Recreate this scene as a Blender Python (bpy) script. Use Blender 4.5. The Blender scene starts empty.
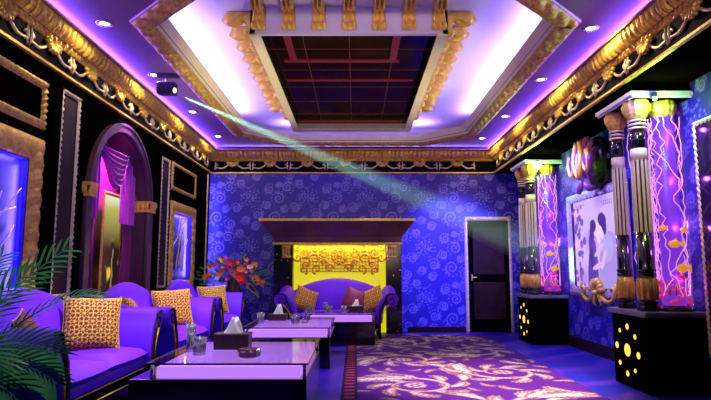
import bpy, math, random
import numpy as np
from mathutils import Vector
random.seed(7)
PI = math.pi
S = bpy.context.scene
COL = S.collection

# ------------------------------------------------------------------ camera
cam = bpy.data.objects.new('camera', bpy.data.cameras.new('camera'))
COL.objects.link(cam)
cam.location = (0, 0, 1.2)
cam.rotation_euler = (PI/2 + math.atan(69/557), 0, 0)
cam.data.sensor_width = 36
cam.data.lens = 557/711*36
cam.data.clip_start = 0.02
S.camera = cam
# ------------------------------------------------------------------ world, exposure
w = bpy.data.worlds.new('world'); S.world = w; w.use_nodes = True
w.node_tree.nodes['Background'].inputs[0].default_value = (0.10, 0.04, 0.30, 1)
w.node_tree.nodes['Background'].inputs[1].default_value = 0.05
S.view_settings.view_transform = 'Standard'
S.view_settings.look = 'None'
S.view_settings.gamma = 1
S.view_settings.use_curve_mapping = False
S.view_settings.exposure = 0.0
try:
    S.cycles.use_denoising = True
    S.cycles.max_bounces = 8
    S.cycles.transparent_max_bounces = 12
    S.cycles.volume_bounces = 0
    S.cycles.sample_clamp_indirect = 4
    S.cycles.caustics_reflective = False
    S.cycles.caustics_refractive = False
except Exception: pass

def look(o, d):
    o.rotation_euler = Vector(d).to_track_quat('-Z', 'Y').to_euler()
def area(name, loc, d, sx, sy, color, power, spread=PI, up=None):
    l = bpy.data.lights.new(name, 'AREA'); l.shape = 'RECTANGLE'; l.size = sx; l.size_y = sy
    l.color = color; l.energy = power; l.spread = spread
    o = bpy.data.objects.new(name, l); COL.objects.link(o); o.location = loc
    if up: # explicit frame: local X axis = up
        z = -Vector(d).normalized(); x = Vector(up).normalized(); y = z.cross(x).normalized(); x = y.cross(z)
        from mathutils import Matrix
        o.rotation_euler = Matrix((x, y, z)).transposed().to_euler()
    else: look(o, d)
    return o
def spot(name, loc, d, color, power, ang=1.2, blend=.6, r=.04):
    l = bpy.data.lights.new(name, 'SPOT'); l.color = color; l.energy = power; l.spot_size = ang
    l.spot_blend = blend; l.shadow_soft_size = r
    o = bpy.data.objects.new(name, l); COL.objects.link(o); o.location = loc; look(o, d); return o
def point(name, loc, color, power, r=.04):
    l = bpy.data.lights.new(name, 'POINT'); l.color = color; l.energy = power; l.shadow_soft_size = r
    o = bpy.data.objects.new(name, l); COL.objects.link(o); o.location = loc; return o

BLUE = (0.13, 0.05, 1.0); VIO = (0.36, 0.24, 1.0); WARM = (1.0, .74, .42)
# cove strips lying on top of the cornice
area('cove_light_left', (-2.77, 6.9, 3.565), (1, 0, .55), 8.0, .03, BLUE, 105, up=(0, 1, 0))
area('cove_light_right', (2.66, 6.9, 3.565), (-1, 0, .55), 8.0, .03, BLUE, 105, up=(0, 1, 0))
area('cove_light_back', (0, 10.79, 3.565), (0, -1, .55), 5.4, .03, VIO, 9, up=(1, 0, 0))
# tray LEDs behind the lip, shining up to the raised ceiling
area('tray_light_left', (-2.03, 7.4, 3.71), (.35, 0, 1), 4.4, .05, VIO, 62, up=(0, 1, 0))
area('tray_light_right', (2.03, 7.4, 3.71), (-.35, 0, 1), 4.4, .05, VIO, 62, up=(0, 1, 0))
area('tray_light_back', (0, 10.35, 3.71), (0, -.4, 1), 2.8, .05, VIO, 44, up=(1, 0, 0))
area('tray_light_front', (0, 4.45, 3.71), (0, .4, 1), 2.4, .05, VIO, 12, up=(1, 0, 0))
# ceiling downlights (the fixtures are built further down)
LIGHTS = [(-2.47, 5.22), (-2.5, 6.68), (-2.5, 8.32), (-2.5, 9.91), (2.36, 5.33), (2.36, 6.85), (2.36, 8.57), (2.33, 10.06)]
for i, (x, y) in enumerate(LIGHTS):
    spot('downlight_beam', (x, y, 3.56), (.05 if x < 0 else .25, 0, -1), WARM, 22, 2.85, .35, .03)
# warm fill spots added behind the camera so the gilding reads gold
spot('warm_fill', (-.9, -.8, 2.0), (-.6, 7.0, 1.9), WARM, 290, .95, .7, .12)
spot('warm_fill', (1.1, -.8, 2.0), (.9, 7.0, 1.9), (1, .62, .45), 270, .95, .7, .12)
# unseen warm fill near the floor, added to light coffer and gilt band
spot('coffer_fill', (2.62, 7.6, .12), (-2.3, -.2, 3.5), (1, .84, .42), 300, .95, .6, .05)
spot('coffer_fill', (-.22, 6.4, .12), (-.5, .8, 3.5), (1, .84, .42), 260, 1.05, .6, .05)
# purple and blue washes added from unseen spots near the ceiling
for (x, y, dx, dy, p) in ((-1.3, 4.9, -.9, .1, 620), (-1.2, 6.7, -.9, .3, 560), (-1.2, 8.7, -.9, .4, 420)):
    spot('purple_wash', (x, y, 3.4), (dx, dy, -2.9), (.80, .66, 1), p*1.15, .75, .9, .1)
spot('purple_wash', (-.3, 9.1, 3.0), (0, 1.0, -2.6), (.75, .5, 1), 110, .9, .9, .1)
for (x, y, p) in ((-1.1, 4.9, 330), (-.95, 7.6, 280), (-.25, 9.2, 220)):
    spot('table_fill', (x, y, 3.56), (0, 0, -1), (.92, .82, 1), p, .48, .7, .04)  # fill added to brighten the tissues and glasses, no fixture above
for y in (4.5, 8.1):
    spot('column_fill', (2.1, y, 3.0), (.85, 1.05, -.85), (1, .86, .48), 46, .85, .8, .05)  # fill added to lift the column shafts, no fixture built
spot('magenta_wash', (2.0, 5.0, 3.4), (-.55, 1.2, -3.3), (1, .66, 1), 1500, .85, .8, .1)
spot('blue_wash', (2.4, 8.0, 3.35), (-.55, 2.9, -2.0), (.14, .11, 1), 2000, .80, .9, .1)
spot('blue_wash', (2.3, 7.6, 2.9), (1.1, .15, -1.3), (.14, .10, 1), 280, 2.0, .8, .1)
spot('blue_wash', (2.65, 5.2, 2.9), (.7, .6, -.5), (.14, .10, 1), 60, 1.6, .8, .1)
spot('blue_wash', (-.2, 6.0, 3.4), (.1, .6, -3.3), (.12, .05, 1), 260, .9, .9, .1)

# ------------------------------------------------------------------ materials
def srgb(r, g, b):
    f = lambda c: (c/255/12.92) if c/255 <= .04045 else ((c/255+.055)/1.055)**2.4
    return (f(r), f(g), f(b), 1)
def mat(name, col=(.5, .5, .5, 1), rough=.5, metal=0, emit=None, es=0, noise=0, nscale=8, attr=None, coat=0, spec=.5, sheen=0, bump=0, bscale=60):
    m = bpy.data.materials.new(name); m.use_nodes = True
    nt = m.node_tree; b = nt.nodes['Principled BSDF']; L = nt.links.new
    if len(col) == 3: col = (*col, 1)
    b.inputs['Base Color'].default_value = col
    b.inputs['Roughness'].default_value = rough; b.inputs['Metallic'].default_value = metal
    b.inputs['Specular IOR Level'].default_value = spec
    if coat: b.inputs['Coat Weight'].default_value = coat; b.inputs['Coat Roughness'].default_value = .08
    if sheen: b.inputs['Sheen Weight'].default_value = sheen; b.inputs['Sheen Roughness'].default_value = .4
    if emit: b.inputs['Emission Color'].default_value = (*emit[:3], 1); b.inputs['Emission Strength'].default_value = es
    tc = nt.nodes.new('ShaderNodeTexCoord')
    if attr:
        a = nt.nodes.new('ShaderNodeAttribute'); a.attribute_name = attr
        L(a.outputs['Color'], b.inputs['Base Color']) if not es else None
        if es and not emit:
            L(a.outputs['Color'], b.inputs['Emission Color']); b.inputs['Emission Strength'].default_value = es
    elif noise:
        n = nt.nodes.new('ShaderNodeTexNoise'); n.inputs['Scale'].default_value = nscale; n.inputs['Detail'].default_value = 5
        L(tc.outputs['Object'], n.inputs['Vector'])
        r = nt.nodes.new('ShaderNodeValToRGB')
        r.color_ramp.elements[0].position = .3; r.color_ramp.elements[1].position = .7
        r.color_ramp.elements[0].color = tuple(c*(1-noise) for c in col[:3])+(1,)
        r.color_ramp.elements[1].color = tuple(min(1, c*(1+noise)) for c in col[:3])+(1,)
        L(n.outputs['Fac'], r.inputs['Fac']); L(r.outputs['Color'], b.inputs['Base Color'])
    if bump:
        n2 = nt.nodes.new('ShaderNodeTexNoise'); n2.inputs['Scale'].default_value = bscale; n2.inputs['Detail'].default_value = 3
        L(tc.outputs['Object'], n2.inputs['Vector'])
        bp = nt.nodes.new('ShaderNodeBump'); bp.inputs['Strength'].default_value = bump; bp.inputs['Distance'].default_value = .01
        L(n2.outputs['Fac'], bp.inputs['Height']); L(bp.outputs['Normal'], b.inputs['Normal'])
    return m
M = {}
M['gold'] = mat('antique_gold', (.88, .52, .08), .42, .35, noise=.4, nscale=25, bump=.3)
M['gold_bright'] = mat('bright_gold', (.98, .60, .10), .32, .35, noise=.15, nscale=15)
M['gold_brown'] = mat('brown_gold', (.86, .50, .08), .42, .35, noise=.3, nscale=30, bump=.4)
M['silver'] = mat('pale_gilt', (.80, .68, .38), .4, .3, noise=.2, nscale=20)
M['cream'] = mat('cream_paint', (.95, .88, .45), .45, noise=.06)
M['black_wood'] = mat('black_lacquered_wood', (.002, .0012, .0016), .6, noise=.3, spec=0)
M['dark_wood'] = mat('dark_brown_wood', (.022, .008, .006), .45, noise=.35, nscale=5, spec=.15)
M['frieze'] = mat('black_frieze', (.0015, .0012, .0018), .7, noise=.2, spec=.05)
M['ceiling'] = mat('ceiling_paint', (.30, .16, .28), .6, noise=.04, nscale=2)
M['tray'] = mat('tray_paint', (.82, .78, .86), .6, noise=.03, nscale=2)
M['face'] = mat('lavender_paint', (.72, .68, .80), .5, noise=.03)
M['velvet'] = mat('purple_velvet', (.17, .018, .88), .55, noise=.10, nscale=3, spec=.25, bump=.12, bscale=150)
M['maroon'] = mat('maroon_satin', (.22, .01, .05), .4, noise=.2, sheen=.3)
M['attr'] = mat('woven_pattern', rough=.75, attr='Col', noise=0)
M['wallpaper'] = mat('printed_wallpaper', rough=.42, attr='Col', bump=.1)
M['rug'] = mat('rug_pile', rough=.85, attr='Col', bump=.12, bscale=200, spec=.15)
M['screen'] = mat('lit_screen', (.012, .01, .02), rough=.3, attr='Col', es=.95)
M['backlit'] = mat('backlit_glass_painting', (.012, .01, .01), rough=.3, attr='Col', es=.9)
M['black'] = mat('black_gloss', (.004, .004, .006), .12, coat=.5, noise=.1)
M['blackmatt'] = mat('black_plastic', (.012, .012, .016), .5, noise=.2)
M['steel'] = mat('brushed_steel', (.6, .6, .65), .25, 1, noise=.1)
M['slab'] = mat('grey_stone_slab', (.22, .21, .24), .35, noise=.15, nscale=20)
M['white_trim'] = mat('white_trim_paint', (.72, .72, .76), .4, noise=.05)
M['mirror'] = mat('dark_red_glass', (.007, .001, .0015), .15, 0, noise=.3, spec=.04)
M['mirror2'] = mat('smoked_mirror', (.004, .004, .006), .12, 0, noise=.1)
M['red'] = mat('red_emissive_line', (.05, .001, .001), .3, emit=(1, .03, .03), es=.07)
M['tile_joint'] = mat('dull_red_joint', (.08, .01, .01), .4, emit=(1, .05, .05), es=.02)
M['lens'] = mat('lamp_lens', (1, 1, 1), .3, emit=(1, .97, .92), es=14)
M['green_lens'] = mat('green_lamp_lens', (1, 1, 1), .3, emit=(.45, 1, .35), es=30)
M['panel'] = mat('lit_acrylic', (.12, .06, .22), .35, emit=(.56, .22, 1), es=.95)
M['yellow'] = mat('lit_yellow_glass', (.5, .45, .05), .4, emit=(.72, .66, .01), es=.85)
M['hole'] = mat('amber_glow', (.8, .5, .1), .4, emit=(1, .55, .07), es=1.6)
M['leafgreen'] = mat('palm_green', (.06, .26, .10), .36, noise=.3, nscale=6)
M['stem'] = mat('plant_stem', (.10, .13, .04), .5, noise=.3)
M['soil'] = mat('clay_pot', (.12, .07, .05), .6, noise=.3)
M['tissue'] = mat('white_tissue', (.85, .85, .88), .7, noise=.04, bump=.2)
M['leather'] = mat('brown_leather', (.05, .025, .02), .35, noise=.3, bump=.3)
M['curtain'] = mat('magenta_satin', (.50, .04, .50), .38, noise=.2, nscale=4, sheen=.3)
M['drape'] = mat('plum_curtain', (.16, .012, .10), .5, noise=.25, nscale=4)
M['branch'] = mat('pale_branch', (.8, .7, .7), .5, noise=.3)
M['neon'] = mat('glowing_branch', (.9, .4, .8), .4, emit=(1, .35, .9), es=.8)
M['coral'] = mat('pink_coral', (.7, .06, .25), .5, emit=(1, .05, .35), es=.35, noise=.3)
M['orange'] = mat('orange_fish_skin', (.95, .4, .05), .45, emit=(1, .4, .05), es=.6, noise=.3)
M['tube_glow'] = mat('violet_glow_fill', (.08, .02, .25), .4, emit=(.30, .05, 1), es=.55)
M['ivory'] = mat('ivory_rib', (.62, .55, .38), .42, noise=.1)
M['green_glass'] = mat('ashtray_glass', (.10, .03, .03), .1, coat=.6, noise=.3)
M['bluebox'] = mat('niche_blue', (.05, .03, .6), .5, noise=.3)
M['nicheback'] = mat('niche_back', (.02, .015, .16), .5, noise=.4)
M['vase'] = mat('dark_ceramic', (.03, .015, .03), .25, coat=.4, noise=.3)
def glassmat(name, tint, gloss=.25, rough=.03, cap=1):
    m = bpy.data.materials.new(name); m.use_nodes = True; nt = m.node_tree; nt.nodes.clear(); L = nt.links.new
    o = nt.nodes.new('ShaderNodeOutputMaterial'); mx = nt.nodes.new('ShaderNodeMixShader')
    t = nt.nodes.new('ShaderNodeBsdfTransparent'); t.inputs[0].default_value = (*tint, 1)
    g = nt.nodes.new('ShaderNodeBsdfGlossy'); g.inputs['Roughness'].default_value = rough; g.inputs['Color'].default_value = (1, 1, 1, 1)
    lw = nt.nodes.new('ShaderNodeLayerWeight'); lw.inputs['Blend'].default_value = gloss
    mu = nt.nodes.new('ShaderNodeMath'); mu.operation = 'MULTIPLY'; mu.inputs[1].default_value = cap; L(lw.outputs['Fresnel'], mu.inputs[0]); L(mu.outputs[0], mx.inputs[0]); L(t.outputs[0], mx.inputs[1]); L(g.outputs[0], mx.inputs[2]); L(mx.outputs[0], o.inputs[0])
    return m
M['glass'] = glassmat('clear_glass', (.93, .93, .97), .2, .03, .38)
M['glass_edge'] = mat('glass_edge', (.02, .012, .05), .15, noise=.1)
M['tumbler'] = glassmat('cut_glass', (.96, .96, 1), .5, .08)
_nt = M['tumbler'].node_tree; _o = _nt.nodes['Material Output']; _src = _o.inputs[0].links[0].from_socket; _N = _nt.nodes.new
_d = _N('ShaderNodeBsdfDiffuse'); _d.inputs[0].default_value = (.85, .82, 1, 1); _m = _N('ShaderNodeMixShader'); _tc = _N('ShaderNodeTexCoord'); _v = _N('ShaderNodeTexNoise')
_v.inputs['Scale'].default_value = 22; _r = _N('ShaderNodeMapRange'); _r.inputs[1].default_value = .42; _r.inputs[2].default_value = .62; _r.inputs[3].default_value = .04; _r.inputs[4].default_value = .32
_l = _nt.links.new; _l(_tc.outputs['Object'], _v.inputs[0]); _l(_v.outputs['Fac'], _r.inputs[0]); _l(_r.outputs[0], _m.inputs[0]); _l(_src, _m.inputs[1]); _l(_d.outputs[0], _m.inputs[2]); _l(_m.outputs[0], _o.inputs[0])
M['tube'] = glassmat('aquarium_glass', (.95, .92, 1), .12, .03, .5)
# floor: blue-violet carpet, pinkish light reflections painted in as diagonal streaks
def floor_mat():
    m = mat('carpet_reflection_streaks', (.03, .012, .16), .42); nt = m.node_tree; L = nt.links.new; b = nt.nodes['Principled BSDF']
    tc = nt.nodes.new('ShaderNodeTexCoord'); mp = nt.nodes.new('ShaderNodeMapping'); mp.inputs['Rotation'].default_value = (0, 0, -.55)
    wv = nt.nodes.new('ShaderNodeTexWave'); wv.bands_direction = 'Y'; wv.inputs['Scale'].default_value = .45; wv.inputs['Distortion'].default_value = 6
    wv.inputs['Detail'].default_value = 2; wv.inputs['Detail Scale'].default_value = 1.2
    r = nt.nodes.new('ShaderNodeValToRGB'); e = r.color_ramp.elements
    e[0].position = .55; e[0].color = (.010, .005, .34, 1); e[1].position = .92; e[1].color = (.09, .015, .42, 1)
    L(tc.outputs['Object'], mp.inputs[0]); L(mp.outputs[0], wv.inputs[0]); L(wv.outputs['Fac'], r.inputs[0]); L(r.outputs[0], b.inputs['Base Color'])
    return m
M['floor'] = floor_mat()

# ------------------------------------------------------------------ mesh helpers
class MB:
    def __init__(s): s.v = []; s.f = []; s.mi = []; s.c = None
    def add(s, vs, fs, mi=0):
        n = len(s.v); s.v += [tuple(map(float, p)) for p in vs]; s.f += [tuple(i+n for i in f) for f in fs]; s.mi += [mi]*len(fs); return s
    def box(s, x0, x1, y0, y1, z0, z1, mi=0):
        return s.add([(x0, y0, z0), (x1, y0, z0), (x1, y1, z0), (x0, y1, z0), (x0, y0, z1), (x1, y0, z1), (x1, y1, z1), (x0, y1, z1)],
                     [(0, 3, 2, 1), (4, 5, 6, 7), (0, 1, 5, 4), (1, 2, 6, 5), (2, 3, 7, 6), (3, 0, 4, 7)], mi)
    def lathe(s, prof, c=(0, 0, 0), seg=20, mi=0, fn=None):
        vs = []; fs = []; n = len(prof)
        for k in range(seg):
            a = 2*PI*k/seg
            for (r, z) in prof:
                rr = r*(fn(a, z) if fn else 1)
                vs.append((c[0]+rr*math.cos(a), c[1]+rr*math.sin(a), c[2]+z))
        for k in range(seg):
            k2 = (k+1) % seg
            for i in range(n-1): fs.append((k*n+i, k2*n+i, k2*n+i+1, k*n+i+1))
        if prof[0][0] > 1e-5: fs.append(tuple(k*n for k in range(seg-1, -1, -1)))
        if prof[-1][0] > 1e-5: fs.append(tuple(k*n+n-1 for k in range(seg)))
        return s.add(vs, fs, mi)
    def tube(s, pts, r, seg=6, mi=0):
        pts = [Vector(p) for p in pts]; n = len(pts); rs = r if hasattr(r, '__len__') else [r]*n
        vs = []; fs = []; ref = None
        for i, p in enumerate(pts):
            t = (pts[min(i+1, n-1)]-pts[max(i-1, 0)])
            if t.length < 1e-9: t = Vector((0, 0, 1))
            t.normalize()
            if ref is None: ref = t.orthogonal().normalized()
            ref = (ref - t*ref.dot(t)); ref = ref.normalized() if ref.length > 1e-6 else t.orthogonal().normalized()
            b = t.cross(ref)
            for k in range(seg):
                a = 2*PI*k/seg; vs.append(p+(ref*math.cos(a)+b*math.sin(a))*rs[i])
        for i in range(n-1):
            for k in range(seg):
                k2 = (k+1) % seg; fs.append((i*seg+k, i*seg+k2, (i+1)*seg+k2, (i+1)*seg+k))
        fs.append(tuple(range(seg-1, -1, -1))); fs.append(tuple((n-1)*seg+k for k in range(seg)))
        return s.add(vs, fs, mi)
    def patch(s, A, B, C, D, nx, ny, n, h, mi=0):
        A, B, C, D, n = map(lambda p: np.array(p, float), (A, B, C, D, n))
        ls = np.linalg.norm(B-A); vs = []
        for j in range(ny+1):
            t = j/ny; P = A+(D-A)*t; Q = B+(C-B)*t
            for i in range(nx+1):
                p = P+(Q-P)*(i/nx); q = (p-A)@((B-A)/ls)
                vs.append(p+n*h(q, t))
        fs = [(j*(nx+1)+i, j*(nx+1)+i+1, (j+1)*(nx+1)+i+1, (j+1)*(nx+1)+i) for j in range(ny) for i in range(nx)]
        return s.add(vs, fs, mi)
    def extrude(s, poly, d, mi=0):   # poly: 3-D points of a planar outline
        n = len(poly); d = Vector(d); a = [Vector(p) for p in poly]; b = [p+d for p in a]
        fs = [tuple(range(n)), tuple(range(2*n-1, n-1, -1))]+[(i, n+i, n+(i+1) % n, (i+1) % n) for i in range(n)]
        return s.add(a+b, fs, mi)
    def ball(s, c, r, seg=10, rings=6, mi=0):
        if not hasattr(r, '__len__'): r = (r, r, r)
        prof = [(max(1e-6, math.sin(PI*i/rings)), -math.cos(PI*i/rings)) for i in range(rings+1)]
        n0 = len(s.v); s.lathe(prof, (0, 0, 0), seg, mi)
        for i in range(n0, len(s.v)):
            p = s.v[i]; s.v[i] = (c[0]+p[0]*r[0], c[1]+p[1]*r[1], c[2]+p[2]*r[2])
        return s
    def build(s, name, m, parent=None, smooth=False, loc=None, bevel=0, sub=0, normals=True):
        me = bpy.data.meshes.new(name); me.from_pydata(s.v, [], s.f); 
        ms = m if isinstance(m, (list, tuple)) else [m]
        for k in ms: me.materials.append(M[k] if isinstance(k, str) else k)
        if len(ms) > 1: me.polygons.foreach_set('material_index', s.mi)
        if s.c is not None:
            at = me.color_attributes.new('Col', 'FLOAT_COLOR', 'POINT')
            a = np.ones((len(s.v), 4), np.float32); a[:, :3] = s.c; at.data.foreach_set('color', a.ravel())
        if normals:
            import bmesh
            bm = bmesh.new(); bm.from_mesh(me); bmesh.ops.recalc_face_normals(bm, faces=bm.faces); bm.to_mesh(me); bm.free()
        if smooth: me.polygons.foreach_set('use_smooth', [True]*len(me.polygons))
        me.update()
        o = bpy.data.objects.new(name, me); COL.objects.link(o)
        if parent: o.parent = parent
        if loc: o.location = loc
        if bevel:
            b = o.modifiers.new('b', 'BEVEL'); b.width = bevel; b.segments = 3; b.limit_method = 'ANGLE'; b.angle_limit = .7
        if sub:
            b = o.modifiers.new('s', 'SUBSURF'); b.levels = sub; b.render_levels = sub
        return o
def thing(name, label, cat, loc=(0, 0, 0), rz=0, group=None):
    o = bpy.data.objects.new(name, None); COL.objects.link(o); o.location = loc; o.rotation_euler = (0, 0, rz); o.empty_display_size = .1
    return tag(o, label, cat, group)
def tag(o, label, cat, group=None):
    o['label'] = label; o['category'] = cat
    if group: o['group'] = group
    return o
def struct(o): o['kind'] = 'structure'; return o
def dup(root, loc, rz=None, label=None, group=None):
    r = root.copy(); COL.objects.link(r); r.location = loc
    if rz is not None: r.rotation_euler = (0, 0, rz)
    if label: r['label'] = label
    if group: r['group'] = group
    for ch in list(root.children):
        c = ch.copy(); COL.objects.link(c); c.parent = r
        for g in list(ch.children):
            d = g.copy(); COL.objects.link(d); d.parent = c
    return r
def box(name, m, x0, x1, y0, y1, z0, z1, parent=None, bevel=0):
    return MB().box(x0, x1, y0, y1, z0, z1).build(name, m, parent, bevel=bevel)

# ---- pattern painting: masks sampled on grids of points
def near(X, Y, pts, r):
    """signed mask: largest (r_i - distance) over the stroke points"""
    out = np.full(X.shape, -9.0)
    for (px, py), rr in zip(pts, r): np.maximum(out, rr-np.hypot(X-px, Y-py), out=out)
    return out
def spiral(cx, cy, R, turns, a0, sgn=1, n=60, r0=.02, r1=.03, end=.12):
    P = []; Rr = []
    for i in range(n):
        t = i/(n-1); a = a0+sgn*turns*2*PI*t; rad = R*(end+(1-end)*t)
        P.append((cx+rad*math.cos(a), cy+rad*math.sin(a))); Rr.append(r0+(r1-r0)*t)
    return P, Rr
def painted(name, m, O, U, V, W, H, nx, ny, colfn, parent=None, hfn=None):
    O, U, V = (np.array(q, float) for q in (O, U, V)); Nn = np.cross(U, V)
    gx, gy = np.meshgrid(np.linspace(0, W, nx+1), np.linspace(0, H, ny+1))
    P = O+gx[..., None]*U+gy[..., None]*V
    if hfn is not None: P = P+hfn(gx, gy)[..., None]*Nn
    b = MB(); b.v = [tuple(p) for p in P.reshape(-1, 3)]
    idx = np.arange((nx+1)*(ny+1)).reshape(ny+1, nx+1)
    b.f = [tuple(q) for q in np.stack([idx[:-1, :-1], idx[:-1, 1:], idx[1:, 1:], idx[1:, :-1]], -1).reshape(-1, 4).tolist()]
    b.mi = [0]*len(b.f); b.c = colfn(gx, gy).reshape(-1, 3)
    return b.build(name, m, parent, smooth=True, normals=False)

# wallpaper tile: paisleys, curls and a rosette
TW, TH = 1.15, .98; TN = 150
tx, ty = np.meshgrid(np.linspace(0, TW, TN, endpoint=False), np.linspace(0, TH, int(TN*TH/TW), endpoint=False))
tile = np.full(tx.shape, -9.0)
def tput(P, R):
    for dx in (-TW, 0, TW):
        for dy in (-TH, 0, TH):
            np.maximum(tile, near(tx, ty, [(p[0]+dx, p[1]+dy) for p in P], R), out=tile)
for (cx, cy, R, a, s) in [(.22, .24, .13, 0, 1), (.50, .12, .09, 2, -1), (.28, .62, .11, 4, 1), (.10, .80, .08, 1, -1), (.60, .42, .08, 3, 1), (.45, .84, .10, 5.2, -1), (1.02, .30, .09, 2.4, 1), (1.0, .06, .07, .4, -1), (.38, .42, .06, 1.0, 1), (.78, .20, .07, 3.5, -1), (.70, .92, .07, 5.5, 1), (.06, .50, .07, 2.2, -1), (.28, .90, .05, .2, 1)]:
    tput(*spiral(cx, cy, R, 1.7, a, s, 70, .008, .014))
    for k in range(7):      # teardrop fringe
        an = a+s*(3.3+k*.5); q = (cx+R*1.22*math.cos(an), cy+R*1.22*math.sin(an)); q2 = (cx+R*1.40*math.cos(an+.1), cy+R*1.40*math.sin(an+.1)); tput([q, q2], [.013, .009])
for k in range(10):
    an = k*2*PI/10
    for rad, rr in ((.05, .012), (.10, .017), (.15, .012)): tput([(.86+rad*1.25*math.cos(an+rad*3), .66+rad*math.sin(an+rad*3))], [rr])
for k in range(26):
    q = random.uniform(.68, 1.1), random.uniform(.42, .92); tput([q], [.012])
tput([(.86, .66)], [.022])
def wallcol(gx, gy):
    i = ((gx % TW)/TW*TN).astype(int) % TN; j = ((gy % TH)/TH*tile.shape[0]).astype(int) % tile.shape[0]
    m = np.clip(tile[j, i]/.010+.5, 0, 1)[..., None]
    return (1-m)*np.array((.018, .009, .30))+m*np.array((.20, .17, .66))

# relief functions: s in metres along, t 0..1 across
def acanthus(d, p, k=1.0):
    def f(s, t):
        e = math.sin(PI*t)**.5
        c = abs(math.sin(PI*(s/p+.55*abs(t-.5)*k)))
        v = .5+.5*math.cos(2*PI*(s/(p*.33)+1.3*t))
        return e*d*(.28+.5*c+.22*v)
    return f
def rope(d, p):
    return lambda s, t: d*math.sin(PI*t)**.5*(.6+.4*math.sin(2*PI*(s/p+t)))
def smoothp(d): return lambda s, t: d*math.sin(PI*t)**.5
def leafrow(d, p):
    def f(s, t):
        u = (s/p) % 1-.5; lobe = max(0, 1-(u*2.1)**2)**.5; vein = .18*math.cos(u*24)*(1-t)
        return d*(.15+lobe*(.55+.45*math.sin(PI*min(1, t*1.15)))+vein*lobe)
    return f
def rect_frame(mb, O, U, V, N, x0, x1, y0, y1, wd, fn, step=.03, ny=8, mi=0):
    O, U, V, N = (np.array(q, float) for q in (O, U, V, N))
    P = lambda x, y: O+U*x+V*y
    o = [P(x0, y0), P(x1, y0), P(x1, y1), P(x0, y1)]; i = [P(x0+wd, y0+wd), P(x1-wd, y0+wd), P(x1-wd, y1-wd), P(x0+wd, y1-wd)]
    for k in range(4):
        k2 = (k+1) % 4; L = np.linalg.norm(o[k2]-o[k]); mb.patch(o[k], o[k2], i[k2], i[k], max(2, int(L/step)), ny, N, fn, mi)
    return mb

# ================================================================== STRUCTURE
XL, XR, XB, YB = -2.88, 3.4, 2.76, 10.9      # left wall, right wall, bulkhead face, back wall
struct(box('floor', 'floor', -3.3, 3.5, -1.5, 11.0, -.1, 0))
wb = struct(painted('wall_back', 'wallpaper', (-2.95, YB, 0), (1, 0, 0), (0, 0, 1), 6.4, 3.6, 480, 270, wallcol))
box('wall_core', 'blackmatt', -3.2, 3.5, YB+.002, YB+.12, 0, 4.1, wb)
# the painted sheet's +normal must look at the camera: (1,0,0)x(0,0,1) = (0,-1,0)
wr = struct(painted('wall_right', 'wallpaper', (XR, YB, 0), (0, -1, 0), (0, 0, 1), 8.9, 3.1, 620, 215, wallcol))
box('wall_core', 'blackmatt', XR+.002, XR+.12, -1.5, YB, 0, 4.1, wr)
# left wall with two lit niches and an arched niche
wl = struct(MB().box(-3.3, -3.2, -1.5, 11, 0, 4.1).build('wall_left', 'black_wood'))
m = MB()
def lwbox(y0, y1, z0, z1, x0=-3.2, x1=XL): m.box(x0, x1, y0, y1, z0, z1)
N1 = (3.55, 4.84, .88, 2.17); N2 = (8.78, 9.78, 1.02, 2.10)
lwbox(-1.5, N1[0], 0, 3.62); lwbox(N1[0], N1[1], 0, N1[2]); lwbox(N1[0], N1[1], N1[3], 3.62); lwbox(N1[1], 5.80, 0, 3.62)
lwbox(7.75, N2[0], 0, 3.62); lwbox(N2[0], N2[1], 0, N2[2]); lwbox(N2[0], N2[1], N2[3], 3.62); lwbox(N2[1], 10.9, 0, 3.62)
AC, AR, AS = 6.78, .82, 2.05
arc = [(AC-AR*math.cos(PI*k/28), AS+AR*math.sin(PI*k/28)) for k in range(29)]
for k in range(28):          # the wall above the arch in slices
    (ya, za), (yb, zb) = arc[k], arc[k+1]
    m.extrude([(-3.2, ya, za), (-3.2, yb, zb), (-3.2, yb, 3.62), (-3.2, ya, 3.62)], (3.2+XL, 0, 0))
lwbox(5.80, AC-AR, 0, 3.62); lwbox(AC+AR, 7.75, 0, 3.62); lwbox(AC-AR, AC+AR, 0, .75)
m.build('wall_panelling', 'black_wood', wl)
# pilasters and brown inlays on the left wall
m = MB(); m.box(XL, XL+.035, 5.08, 5.26, 0, 3.05); m.box(XL, XL+.03, 7.98, 8.08, 0, 3.05); m.box(XL, XL+.035, 10.35, 10.56, 0, 3.05)
m.build('pilaster_strip', 'black_wood', wl, bevel=.006)
m = MB(); m.box(XL, XL+.008, 5.34, 5.58, .95, 2.9); m.box(XL, XL+.008, 8.18, 8.44, .95, 2.8); m.build('inlay_panel', 'dark_wood', wl)
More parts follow.
